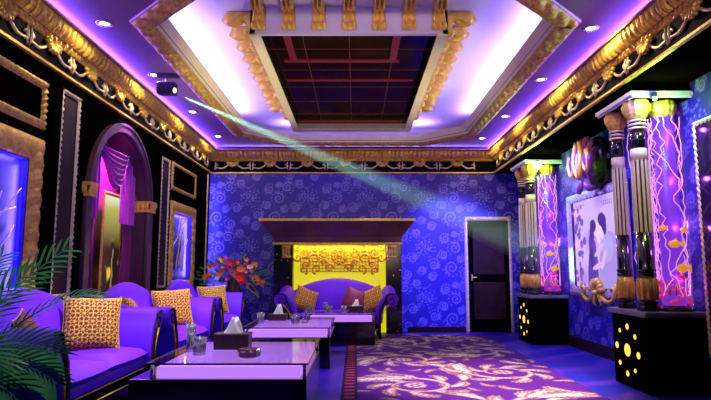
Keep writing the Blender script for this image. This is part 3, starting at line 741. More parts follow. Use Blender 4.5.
m = MB(); rect_frame(m, (-.02, 1.0, 0), (0, -1, 0), UZ, (-1, 0, 0), 0, 2.0, 0, 1.54, .155, lambda s, t: .035*math.sin(PI*t)**.4+.012*math.sin(PI*t)*math.sin(2*PI*s/.12)*math.sin(2*PI*t*1.5+1), .02, 8)
m.build('frame', mat('pale_lilac_frame', (.62, .55, .62), .4, noise=.15, nscale=20), ws, smooth=True)
# gold shell crest under the screen
sh = MB()
for k in range(9):
    a = PI*(k+.5)/9
    sh.tube([(-.05, .02*math.cos(a), .02+.02*math.sin(a)), (-.11, .10*math.cos(a), .03+.10*math.sin(a)), (-.10, .165*math.cos(a), .03+.155*math.sin(a)), (-.06, .19*math.cos(a), .03+.18*math.sin(a))], [.015, .026, .034, .022], 8)
sh.ball((-.10, 0, .015), (.05, .07, .045), 12, 7)
for s in (1, -1):
    pts = []; R_ = []
    for i in range(26):
        t = i/25
        if t < .6: q = t/.6; y = .08+.42*q; z = -.01-.10*math.sin(PI*q*.85)+.02*q
        else: q = (t-.6)/.4; a = -PI/2+q*1.5*PI; rad = .085*(1-.55*q); y = .46+rad*math.cos(a)*.9; z = .035+rad*math.sin(a)+.0
        pts.append((-.08, s*y, z)); R_.append(.034-.018*t)
    sh.tube(pts, R_, 8)
    sh.tube([(-.07, s*.5, .0), (-.07, s*.56, .09), (-.07, s*.52, .16)], [.03, .02, .006], 8)
    sh.tube([(-.08, s*.05, -.02), (-.08, s*.12, -.13), (-.08, s*.05, -.16)], [.03, .025, .008], 8)
tag(sh.build('shell_ornament', 'gold_bright', smooth=True, loc=(XR, 7.75, .86)), 'bright gold shell ornament with curling arms under the lit screen', 'ornament')
# crown-shaped gilded ornament above the screen
og = thing('crown_ornament', 'large gilded leaf and scroll ornament hung high above the lit screen', 'ornament', (3.2, 7.55, 2.42))
MB().lathe([(.0001, -.01), (.36, -.01), (.38, .0), (.36, .03), (.0001, .04)], seg=32).build('backing_disc', 'black', og, loc=(.13, .0, .22)).rotation_euler = (0, -PI/2, 0)
def leafblade(b, w, curl, m):
    """ribbed leaf: list of 3-D spine points, half width"""
    n = len(b); vs = []; nx = 6
    for i, p in enumerate(b):
        t = i/(n-1); ww = w*math.sin(PI*(.12+.86*t))**.7; p = Vector(p); d = Vector(b[min(i+1, n-1)])-Vector(b[max(i-1, 0)]); d.normalize()
        side = d.cross(Vector((-1, 0, 0))).normalized()
        for k in range(nx+1):
            s = k/nx*2-1; vs.append(p+side*(s*ww)+Vector((-.045*(1-s*s)+.008*math.cos(s*14), 0, 0)))
    f = [(i*(nx+1)+k, i*(nx+1)+k+1, (i+1)*(nx+1)+k+1, (i+1)*(nx+1)+k) for i in range(n-1) for k in range(nx)]
    vb = [v+Vector((.02, 0, 0)) for v in vs]; N = len(vs)
    m.add(vs+vb, f+[tuple(N+i for i in reversed(q)) for q in f])
    return m
plum = mat('plum_lacquer', (.22, .06, .16), .35, .3, noise=.3)
for (dy, dz, h, wd_, ln) in ((.07, .0, .62, .085, 0), (-.07, .0, .62, .085, 0), (.20, .04, .50, .085, .08), (-.20, .04, .50, .085, -.08), (.31, .08, .34, .07, .12), (-.31, .08, .34, .07, -.12)):
    m = MB(); sp_ = [(-.02-.10*math.sin(PI*i/9), dy*.6+ln*math.sin(PI*i/9*.9)+dy*.4*(i/9), dz-.04+h*i/9) for i in range(10)]
    leafblade(sp_, wd_, 0, m).build('leaf', plum, og, smooth=True)
for s in (1, -1):
    m = MB(); P, R_ = spiral(0, 0, .13, 1.1, PI*.2 if s > 0 else PI*.8, s, 34, .018, .036, .25); m.tube([(-.13, s*.24+p[0]*.8, .20+p[1]*1.25) for p in P], R_, 8)
    m.build('scroll', 'gold_bright', og, smooth=True)
    m = MB(); m.tube([(-.14, s*(.045+.07*math.sin(PI*i/12)), .02+.50*i/12) for i in range(13)], [.02+.022*math.sin(PI*i/12) for i in range(13)], 8)
    m.build('stem_leaf', 'gold_bright', og, smooth=True)
    m = MB(); leafblade([(-.03-.05*math.sin(i/6*PI), s*(.04+.20*i/6), .02-.17*math.sin(i/6*PI*.6)) for i in range(7)], .06, 0, m).build('base_leaf', plum, og, smooth=True)
m = MB(); m.ball((-.14, 0, .22), (.035, .035, .15), 10, 8); m.build('bud', 'gold', og, smooth=True)
spot('crown_light', (2.5, 6.9, 3.04), (.7, .65, -.35), (1, .62, .3), 22, .8, .7)
# far-right mirror
mi = thing('wall_mirror', 'tall dark mirror in a twisted silver rope frame at the photo edge', 'mirror', (XR, 4.4, .36))
MB().box(-.04, -.005, -1.0, .99, .02, 2.26).build('glass', 'mirror2', mi)
m = MB(); rect_frame(m, (-.03, -1.04, 0), UY, UZ, (-1, 0, 0), 0, 2.07, 0, 2.29, .06, rope(.026, .06), .012, 8); m.build('frame', 'silver', mi, smooth=True)

# column clusters
def cluster(y0, lab, first_):
    px, py = 2.81, y0
    pd = thing('pedestal', lab['ped'], 'pedestal', (px, py, 0))
    MB().box(0, .585, 0, .74, 0, .735).build('cabinet', 'black_wood', pd, bevel=.006)
    MB().box(-.035, .585, -.035, .775, .735, .785).build('slab', 'slab', pd, bevel=.006)
    for k in range(9):
        if k == 0: yy, zz, r = .43, .37, .065
        else: a = k*PI/4+.1; yy, zz, r = .43+.225*math.cos(a), .37+.24*math.sin(a), (.034, .022, .03, .026)[k % 4]
        MB().lathe([(.0001, .004), (r*.9, .004), (r, 0)], seg=16).build('glow_hole', 'hole', pd, loc=(-.001, yy, zz)).rotation_euler = (0, -PI/2, 0)
    cn = thing('column_canopy', lab['can'], 'canopy', (px, py, 2.92))
    MB().box(0, .585, 0, .78, .05, .158).build('soffit_box', 'black_wood', cn)
    m = MB(); m.box(-.04, .585, -.04, .0, .02, .06); m.box(-.04, .0, .0, .79, .02, .06); m.box(-.02, .585, -.02, 0, -.0, .02); m.box(-.02, 0, 0, .78, 0, .02); m.build('moulding', 'white_trim', cn)
    MB().box(0, .585, 0, .78, .0, .05).build('underside', 'black_wood', cn)
    def column(x, y, r, lb, zt=2.92):
        c = thing('fluted_column', lb, 'column', (px+x, py+y, .785), group=None); H = zt-.785; k = r/.08
        MB().lathe([(r*1.25, 0), (r*1.3, .02), (r*1.3, .05), (r*1.08, .07), (r*1.22, .085), (r*1.22, .10), (r*1.08, .11)], seg=24).build('base', 'black', c, smooth=True)
        m = MB(); m.lathe([(r*1.02, .11), (r*1.02, .34)], seg=20)
        for j in range(10):
            a = 2*PI*j/10; m.ball((r*1.06*math.cos(a), r*1.06*math.sin(a), .22), (.022*k, .022*k, .105), 6, 6)
        m.build('leaf_drum', 'gold_bright', c, smooth=True)
        MB().lathe([(r*1.1, .34), (r*1.1, .37), (r*1.0, .38), (r*1.12, .39), (r*1.12, .41), (r*.98, .42), (r*.98, .78)], seg=24).build('lower_shaft', 'black', c, smooth=True)
        m = MB(); m.lathe([(r*.86, .78), (r*.84, H-.62)], seg=20, mi=1)
        for j in range(11):
            a = 2*PI*j/11; m.tube([(r*.90*math.cos(a), r*.90*math.sin(a), .78), (r*.88*math.cos(a), r*.88*math.sin(a), H-.62)], .165*r, 6, 0)
        m.build('fluted_shaft', ['ivory', 'dark_wood'], c)
        MB().lathe([(r*.98, H-.62), (r*.98, H-.50)], seg=24).build('collar', 'ivory', c, smooth=True)
        nk = MB().lathe([(r*.93, H-.50), (r*.93, H-.30)], seg=24).build('neck', 'black', c, smooth=True)
        m = MB(); 
        for zz in (.30, .26, .22): m.lathe([(r*.9, H-zz), (r*1.12, H-zz+.008), (r*1.12, H-zz+.018), (r*.9, H-zz+.026)], seg=24)
        m.build('ring', 'silver', nk, smooth=True)
        m = MB(); m.lathe([(r*.9, H-.30), (r*.95, H-.19)], seg=24, mi=1)
        m.lathe([(r*.95, H-.19), (r*1.25, H-.15), (r*1.5, H-.10), (r*1.6, H-.04), (r*1.45, H-.02), (r*1.45, H)], seg=48, fn=lambda a, z: 1+.06*math.cos(a*12)+.03*math.cos(a*24+z*90))
        m.build('capital', ['gold', 'black'], c, smooth=True)
        return c
    MB().lathe([(.10, 0), (.10, 1.95)], seg=24).build('glow_cylinder', 'tube_glow', (core := thing('tube_fill', lab['core'], 'added glow', (px+.385, py+.18, .80))), smooth=True)  # added emissive cylinder standing in for the violet light filling the tube
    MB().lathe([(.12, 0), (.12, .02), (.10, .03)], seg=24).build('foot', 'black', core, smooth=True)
    column(.10, .60, .070, lab['c1']); column(.10, .15, .082, lab['c2']); column(.385, .18, .080, lab['c3'])
    def aquarium(x, y, r, lb, fish):
        a = thing('glass_tube', lb, 'tube', (px+x, py+y, .785)); H = 2.92-.785; rnd = random.Random(int(y*100+r*100))
        MB().lathe([(r, .004), (r, H-.12)], seg=36).build('glass', 'tube', a, smooth=True)
        MB().lathe([(r*1.03, 0), (r*1.03, .03), (r*.99, .03), (r*.99, 0)], seg=36).build('base_ring', 'black', a, smooth=True)
        for b_ in range(16 if fish else 6):
            ph = rnd.uniform(0, 2*PI); pts = []; z = .15; rr = r*.86; 
            while z < H-.16:
                pts.append((rr*math.cos(ph), rr*math.sin(ph), z)); z += .055; ph += rnd.uniform(-.42, .42)
            MB().tube(pts, [.0045]*len(pts), 5).build('branch', 'neon', a, smooth=True)
        if fish:
            m = MB()
            for k in range(60):
                ph = rnd.uniform(0, 2*PI); rr = r*.78*rnd.uniform(.55, 1); z = rnd.uniform(.02, .28)*(1.1-.3*math.sin(ph)); m.ball((rr*math.cos(ph), rr*math.sin(ph), z), rnd.uniform(.015, .035), 7, 5)
            m.build('coral', 'coral', a, smooth=True)
            for (ph, z, s) in ((-1.9, .66, 1), (-2.6, .82, .7), (-1.2, .80, .7), (-1.5, .42, 1.1)):
                f = MB(); c = Vector((r*.86*math.cos(ph), r*.86*math.sin(ph), z)); f.ball((0, 0, 0), (.02, .055*s, .038*s), 12, 8)
                f.add([(0, .04*s, 0), (.004, .085*s, .04*s), (.004, .085*s, -.04*s), (-.004, .085*s, .04*s), (-.004, .085*s, -.04*s)], [(0, 1, 2), (0, 4, 3), (1, 3, 4, 2)])
                f.add([(.004, -.02*s, .03*s), (.004, .03*s, .03*s), (.0, .02*s, .065*s)], [(0, 1, 2)])
                fo = f.build('fish', 'orange', a, smooth=True, loc=tuple(c)); fo.rotation_euler = (0, 0, ph)
        return a
    aquarium(.385, .18, .172, lab['t1'], True)
    aquarium(.26, .60, .075, lab['t2'], False)
    # violet glow of the tubes
    for z in (1.1, 1.6, 2.1, 2.6): point('tube_light', (px+.385, py+.18-.13, z), (.62, .10, 1), 2.2, .02)
    point('tube_light', (px+.40, py+.50, 1.7), (.45, .12, 1), 5, .05)
LABN = dict(ped='black pedestal with grey slab and amber glowing holes, nearest the camera', can='dark canopy with white moulding over the nearer column cluster',
    c1='slimmer fluted column at the screen side of the nearer cluster', c2='fluted column at the front corner of the nearer cluster',
    c3='fluted column wrapped by the glass tube of the nearer cluster', t1='wide purple glass tube with pink coral and orange fish, nearer cluster',
    t2='narrow purple glass tube between the columns of the nearer cluster', core='added violet glow cylinder inside the wide tube of the nearer cluster')
LABF = dict(ped='black pedestal with amber holes beside the door, further from the camera', can='dark canopy with white moulding over the far column cluster by the door',
    c1='slimmer fluted column nearest the door in the far cluster', c2='fluted column at the front corner of the far cluster',
    c3='fluted column wrapped by the glass tube of the far cluster', t1='wide purple glass tube with coral in the far cluster by the door',
    t2='narrow purple glass tube between the columns of the far cluster', core='added violet glow cylinder inside the wide tube of the far cluster')
cluster(5.47, LABN, 1)
cluster(9.03, LABF, 0)
for (y, lb, p) in ((5.40, 'green stage lamp under the nearer canopy', 16), (9.00, 'glaring green stage lamp under the far canopy beside the door', 36)):
    g = thing('green_lamp', lb, 'lamp', (2.985, y, 2.90))
    MB().lathe([(.0001, .05), (.03, .05), (.035, .0), (.0001, .0)], seg=16).build('housing', 'blackmatt', g)
    MB().ball((0, -.01, -.012), (.02, .02, .02) if y < 6 else (.055, .055, .055), 14, 9).build('lens', 'green_lens' if y > 6 else 'housing' if 0 else 'green_lens', g)
    point('green_glow', (2.985, y-.06, 2.84), (.35, 1, .06), p, .04)

# ================================================================== SOFAS
def sofa(label, W, loc, rz, cushions=2, depth=.86, flare=.16, hump=.26, AR_=.105):
    t = thing('sofa', label, 'sofa', loc, rz, None)
    hw = W/2; aw = .15; iw = hw-aw-.06
    # base rail with gilt line
    rail = MB().box(-iw-.08, iw+.08, -depth/2+.05, depth/2-.06, .14, .27).build('base_rail', 'black_wood', t, bevel=.01)
    m = MB(); m.tube([(-iw-.06, -depth/2+.042, .165), (iw+.06, -depth/2+.042, .165)], .007, 6); m.tube([(-iw-.06, -depth/2+.042, .25), (iw+.06, -depth/2+.042, .25)], .007, 6)
    m.build('gilt_line', 'gold', rail, smooth=True)
    MB().box(-iw-.02, iw+.02, -depth/2+.03, depth/2-.1, .26, .345).build('seat_frame', 'velvet', t, bevel=.03)
    cw = 2*iw/cushions
    for k in range(cushions):
        x0 = -iw+k*cw; nx, ny = 14, 12; m = MB(); vs = []
        for side in (1, -1):
            for j in range(ny+1):
                for i in range(nx+1):
                    u = i/nx*2-1; v = j/ny*2-1; e = ((1-abs(u)**6)*(1-abs(v)**6))**.35
                    ux = x0+cw/2+u*(cw/2-.004); vy = -depth/2+.0+(depth-.18)*(v+1)/2
                    z = .40+side*(.055*e+(.025*(1-u*u)*(1-v*v) if side > 0 else 0)); vs.append((ux, vy-(.025*(1-u*u) if v < -.99 else 0), z))
        n = (nx+1)*(ny+1); f = [(j*(nx+1)+i, j*(nx+1)+i+1, (j+1)*(nx+1)+i+1, (j+1)*(nx+1)+i) for j in range(ny) for i in range(nx)]
        fs = f+[tuple(n+i for i in reversed(q)) for q in f]
        m.add(vs, fs).build('seat_cushion', 'velvet', t, smooth=True)
    # humped back
    m = MB(); nx, nz = 30, 14; vs = []
    for side in (0, 1):
        for j in range(nz+1):
            for i in range(nx+1):
                u = i/nx*2-1; top = .80+hump*max(0, math.cos(u*PI/2))**.75; tt = j/nz; z = .28+(top-.28)*tt
                roll = .06*math.sin(PI*tt)
                yb = depth/2-.22+.16*tt-.05*(1-u*u)*math.sin(PI*tt)
                if side == 0: y = yb-.03*math.sin(PI*min(1, tt*1.1))+(.05 if tt > .97 else 0)
                else: y = yb+.16-.06*tt-(.03 if tt > .97 else 0)
                zz = z-(.02 if tt > .97 else 0)
                vs.append((u*(hw-.07), y, zz))
    n = (nx+1)*(nz+1); f = [(j*(nx+1)+i, j*(nx+1)+i+1, (j+1)*(nx+1)+i+1, (j+1)*(nx+1)+i) for j in range(nz) for i in range(nx)]
    fs = [tuple(reversed(q)) for q in f]+[tuple(n+i for i in q) for q in f]
    rim = [(nz*(nx+1)+i) for i in range(nx+1)]; fs += [(rim[i], rim[i+1], n+rim[i+1], n+rim[i]) for i in range(nx)]
    for c in (0, nx): fs += [(j*(nx+1)+c, (j+1)*(nx+1)+c, n+(j+1)*(nx+1)+c, n+j*(nx+1)+c) for j in range(nz)]
    m.add(vs, fs).build('backrest', 'velvet', t, smooth=True, bevel=0)
    # rolled arms
    for s in (1, -1):
        pr = [(iw-.01, .28), (iw, .42), (iw+.01, .55), (iw+.03+flare*.25, .66), (iw+.04+flare*.55, .745)]
        cx, cz, R = iw+.05+flare, .80-AR_, AR_
        for k in range(11): a = 2.2-k*.42; pr.append((cx+R*math.cos(a), cz+R*math.sin(a)))
        pr += [(iw+.05+flare*.5, .58), (iw+.10, .45), (iw+.09, .28)]
        m = MB(); vs = []; stn = [(-depth/2-.015, .93), (-depth/2+.01, 1.0), (0, 1), (depth/2-.10, 1), (depth/2-.07, .95)]
        mx = sum(p[0] for p in pr)/len(pr); mz = sum(p[1] for p in pr)/len(pr)
        for (y, k) in stn:
            rise = .10*max(0, (y+depth*.1)/(depth/2))**2
            for (a, z) in pr: vs.append((s*(mx+(a-mx)*k), y, mz+(z-mz)*k+rise*(z > .5)))
        n = len(pr); fs = [(i*n+j, i*n+(j+1) % n, (i+1)*n+(j+1) % n, (i+1)*n+j) for i in range(len(stn)-1) for j in range(n)]+[tuple(range(n)), tuple((len(stn)-1)*n+j for j in range(n))]
        a_ = m.add(vs, fs).build('armrest', 'velvet', t, smooth=False); 
        for p_ in a_.data.polygons: p_.use_smooth = len(p_.vertices) == 4
        # carved scroll facing of the arm
        m = MB(); y = -depth/2-.022
        P, R_ = spiral(s*cx, cz, R*.88, 1.25, (PI*.8 if s > 0 else PI*.2), -s, 30, .008, .012, .15)
        m.tube([(p[0], y, p[1]) for p in P], R_, 6)
        m.tube([(s*(cx-.07), y, .69), (s*(iw+.05+flare*.35), y, .60), (s*(iw+.055), y, .45), (s*(iw+.05), y, .28), (s*(iw+.045), y, .12)], [.014, .018, .02, .022, .02], 6)
        m.tube([(s*(cx-.02), y, .61), (s*(iw+.09+flare*.35), y, .53), (s*(iw+.095), y, .42), (s*(iw+.09), y, .28)], [.010]*4, 6, 1)
        m.build('arm_scroll', ['dark_wood', 'gold'], a_, smooth=True)
    for sx in (1, -1):
        for sy in (1, -1):
            x, y = sx*(iw+.03), sy*(depth/2-.10)-.0
            MB().tube([(x, y, .16), (x+sx*.01, y-.01*sy, .10), (x+sx*.03, y+.0, .04), (x+sx*.035, y, 0)], [.045, .04, .024, .03], 8).build('leg', 'black_wood', t, smooth=True)
    return t
sofa('purple velvet two seat sofa nearest the camera, behind the palm fronds', 1.95, (-2.44, 4.79, 0), PI/2, 2, .86)
sofa('purple velvet two seat sofa in the middle of the wall row', 1.78, (-2.40, 6.94, 0), PI/2, 2, .86)
sofa('purple velvet sofa furthest along the wall row, beside the flowers', 1.66, (-2.40, 9.0, 0), PI/2, 1, .86)
sofa('purple velvet sofa facing the camera in front of the yellow lit mantelpiece', 1.80, (-.33, 10.12, 0), 0, 1, .84, .20, .25, .13)

def damask(a, b):
    def f(gx, gy):
        P = .15; c = np.ones(gx.shape+(3,))*np.array(b); hit = np.full(gx.shape, -9.); 
        for ox, oy in ((0, 0), (P/2, P/2)):
            x = (gx+ox+P/2) % P-P/2; y = (gy+oy+P/2) % P-P/2; r = np.hypot(x, y); th = np.arctan2(y, x)
            hit = np.maximum(hit, .005-np.abs(r-.040*(1+.22*np.cos(8*th))))
            hit = np.maximum(hit, .014*(1+.4*np.cos(5*th))-r)
        for ox, oy in ((P/2, 0), (0, P/2)):
            x = (gx+ox+P/2) % P-P/2; y = (gy+oy+P/2) % P-P/2; r = np.hypot(x, y); th = np.arctan2(y, x)
            hit = np.maximum(hit, .024*(.45+.55*np.cos(4*th+PI/4*0))-r)
        k = np.clip(hit/.004+.5, 0, 1)[..., None]
        return c*(1-k)+k*np.array(a)
    return f
def pillow(label, loc, rot, size=.46, kind='damask', grid=44, th=.075):
    n = grid; gx, gy = np.meshgrid(np.linspace(-1, 1, n+1), np.linspace(-1, 1, n+1))
    prof = np.maximum(0, (1-np.abs(gx)**3.0)*(1-np.abs(gy)**3.0))**.55*th
    pin = 1-.07*(1-np.abs(gy)**2)*np.abs(gx)**3; pin2 = 1-.07*(1-np.abs(gx)**2)*np.abs(gy)**3
    X = gx*size/2*pin; Z = gy*size/2*pin2
    b = MB(); F = np.stack([X, -prof, Z], -1).reshape(-1, 3); Bk = np.stack([X, prof, Z], -1).reshape(-1, 3)
    b.v = [tuple(p) for p in np.vstack([F, Bk])]; N = (n+1)**2
    idx = np.arange(N).reshape(n+1, n+1); q = np.stack([idx[:-1, :-1], idx[:-1, 1:], idx[1:, 1:], idx[1:, :-1]], -1).reshape(-1, 4)
    b.f = [tuple(r) for r in q.tolist()]+[tuple(r[::-1]) for r in (q+N).tolist()]; b.mi = [0]*len(b.f)
    if kind == 'damask':
        c = damask((1.0, .66, .03), (.15, .012, .012))(gx*size/2, gy*size/2).reshape(-1, 3); b.c = np.vstack([c, c]); mm = 'attr'
    elif kind == 'red':
        c = damask((.35, .10, .04), (.10, .01, .02))(gx*size/2, gy*size/2).reshape(-1, 3); b.c = np.vstack([c, c]); mm = 'attr'
    else: mm = 'maroon'
    o = b.build('cushion', mm, smooth=True, loc=loc, normals=False); o.rotation_euler = rot
    # piping around the edge
    k = MB(); e = [(gx[j, i], gy[j, i]) for j, i in [(0, i) for i in range(n)]+[(j, n) for j in range(n)]+[(n, n-i) for i in range(n)]+[(n-j, 0) for j in range(n+1)]]
    k.tube([(u*size/2*(1-.07*(1-v*v)*abs(u)**3), 0, v*size/2*(1-.07*(1-u*u)*abs(v)**3)) for u, v in e], .007, 5)
    k.build('piping', 'gold_brown' if kind != 'plain' else 'maroon', o, smooth=True)
    return tag(o, label, 'cushion')
# rotation helper: Rz(facing) with lean back
def prot(rz, lean, roll=0):
    from mathutils import Matrix
    return (Matrix.Rotation(rz, 3, 'Z')@Matrix.Rotation(-lean, 3, 'X')@Matrix.Rotation(roll, 3, 'Y')).to_euler()
pillow('large gold damask cushion at the far end of the nearest sofa', (-2.44, 5.25, .70), prot(PI/2-1.0, .38, .06), .50, grid=64)
pillow('dark red patterned cushion at the near end of the nearest sofa', (-2.46, 4.30, .66), prot(PI/2+.35, .4, -.15), .44, 'red')
pillow('gold and maroon cushion half hidden behind the middle sofa\'s near arm', (-2.52, 6.42, .67), prot(PI/2+.2, .42, .1), .46)
pillow('gold damask cushion upright at the far end of the middle sofa', (-2.40, 7.42, .69), prot(PI/2-1.0, .35, -.05), .50)
pillow('gold damask cushion half hidden behind the furthest wall sofa\'s near arm', (-2.52, 8.55, .67), prot(PI/2, .42, .1), .44)
pillow('gold damask cushion at the flower end of the furthest wall sofa', (-2.38, 9.45, .69), prot(PI/2-1.0, .35, -.05), .48)
pillow('gold patterned cushion leaning at the flower side end of the back sofa', (-.89, 10.12, .66), prot(.55, .35, .42), .42)
pillow('plain maroon cushion tilted beside a gold cushion on the back sofa', (-.02, 10.16, .65), prot(-.1, .35, .35), .40, 'plain')
pillow('gold patterned cushion leaning at the door side end of the back sofa', (.30, 10.10, .66), prot(-.5, .35, -.42), .42)

# ================================================================== TABLES
def table(label, x0, x1, y0, y1):
    cx, cy = (x0+x1)/2, (y0+y1)/2; hx, hy = (x1-x0)/2, (y1-y0)/2
    t = thing('coffee_table', label, 'coffee table', (cx, cy, 0))
    MB().box(-hx-.2, hx+.05, -hy-.03, hy+.03, .0, .37).build('base', 'black', t, bevel=.012)
    MB().box(-hx, hx, -hy, hy, .372, .458).build('light_panel', 'panel', t, bevel=.006)
    g_ = MB().box(-hx-.08, hx+.06, -hy-.03, hy+.03, .476, .490); g_.mi = [0, 0, 1, 1, 1, 1]; g_.build('glass_top', ['glass', 'glass_edge'], t)
    for sx in (1, -1):
        for sy in (1, -1):
            MB().lathe([(.014, 0), (.014, .104)], seg=12).build('spacer', 'steel', t, loc=(sx*(hx+.03), sy*(hy+.005), .37), smooth=True)
    return t
table('low black coffee table with glowing lilac top, nearest the camera', -1.52, -.42, 4.38, 5.85)
table('low black coffee table with glowing lilac top, middle of the three', -1.32, -.36, 6.98, 8.35)
table('low black coffee table with glowing lilac top in front of the back sofa', -.72, .26, 9.0, 9.5)
ZT = .4915
def tumbler(label, loc, r, h, faceted=True):
    t = MB(); f = (lambda a, z: 1+.035*math.cos(a*10)*(z < h*.8 and z > .01)) if faceted else None
    t.lathe([(.0001, .0), (r*.85, .0), (r*.88, h*.2), (r, h), (r*.90, h), (r*.80, .02), (.0001, .018)], seg=40, fn=f)
    return tag(t.build('glass_tumbler', 'tumbler', smooth=True, loc=loc), label, 'glass', 'tumblers on the coffee tables')
tumbler('tall clear cut glass tumbler on the nearest coffee table', (-1.42, 4.92, ZT), .042, .235)
tumbler('short clear cut glass tumbler beside the tall one on the nearest table', (-1.30, 4.76, ZT), .058, .14)
tumbler('clear tumbler on the middle table, beside the sofa row', (-1.24, 7.42, ZT), .05, .14)
tumbler('clear tumbler on the middle table, beside the twisted glass ornament', (-.78, 7.36, ZT), .06, .13)
tumbler('slim dark clear glass at the back of the rear table', (-.50, 9.42, ZT), .036, .16)
tumbler('clear tumbler between the slim glass and another tumbler on the rear table', (-.42, 9.22, ZT), .05, .115)
tumbler('clear tumbler right beside the tissue box on the rear table', (-.19, 9.25, ZT), .05, .115)
tumbler('clear tumbler at the flower side edge of the rear table', (-.74, 9.10, ZT), .045, .12)
def tissue_box(label, loc, w, d, h, th):
    t = thing('tissue_box', label, 'tissue box', loc, 0, 'tissue boxes on the coffee tables')
    MB().box(-w/2, w/2, -d/2, d/2, 0, h).build('box', 'leather', t, bevel=.006)
    MB().box(-w/2-.006, w/2+.006, -d/2-.006, d/2+.006, h-.012, h+.004).build('lid', 'leather', t, bevel=.004)
    m = MB(); nx = 24; nz = 8; vs = []
    for j in range(nz+1):
        q = j/nz
        for i in range(nx):
            a = 2*PI*i/nx; rr = w*.28*(1-q*.75)*(1+.28*math.sin(a*5+q*3)*(.3+q)); vs.append((rr*math.cos(a)+.02*q, rr*.45*math.sin(a), h+.002+th*q*(1+.22*math.sin(a*2+1)*q)))
    m.add(vs, [(j*nx+i, j*nx+(i+1) % nx, (j+1)*nx+(i+1) % nx, (j+1)*nx+i) for j in range(nz) for i in range(nx)]+[tuple(nz*nx+i for i in range(nx))])
    m.build('tissue', 'tissue', t, smooth=True); return t
tissue_box('dark tissue box with white tissue on the nearest coffee table', (-1.10, 5.12, ZT), .31, .17, .135, .12)
tissue_box('dark tissue box with white tissue on the middle coffee table', (-1.08, 7.9, ZT), .25, .14, .085, .115)
tissue_box('dark tissue box with white tissue on the rear coffee table', (.0, 9.3, ZT), .22, .14, .105, .09)
a = thing('ashtray', 'dark red glass ashtray on the nearest coffee table', 'ashtray', (-.86, 4.62, ZT))
m = MB(); m.lathe([(.06, 0), (.085, .01), (.095, .055), (.082, .07), (.062, .062), (.05, .022), (.0001, .02)], seg=24, fn=lambda a, z: 1+.05*math.cos(a*8)); m.build('bowl', 'green_glass', a)
m = MB(); m.lathe([(.088, .048), (.094, .05), (.094, .058), (.086, .06)], seg=24); m.build('rim', 'steel', a, smooth=True)
# twisted glass ornament on the middle table
m = MB(); 
for k in range(4):
    m.tube([(.035*math.cos(k*1.57+i*.35)*(1+.3*math.sin(i)), .035*math.sin(k*1.57+i*.35), .012+i*.011) for i in range(13)], .006, 6)
m.lathe([(.0001, 0), (.04, 0), (.04, .012), (.0001, .014)], seg=16)
tag(m.build('glass_ornament', 'tumbler', smooth=True, loc=(-.67, 7.5, ZT)), 'small twisted clear glass ornament on the middle coffee table', 'ornament')

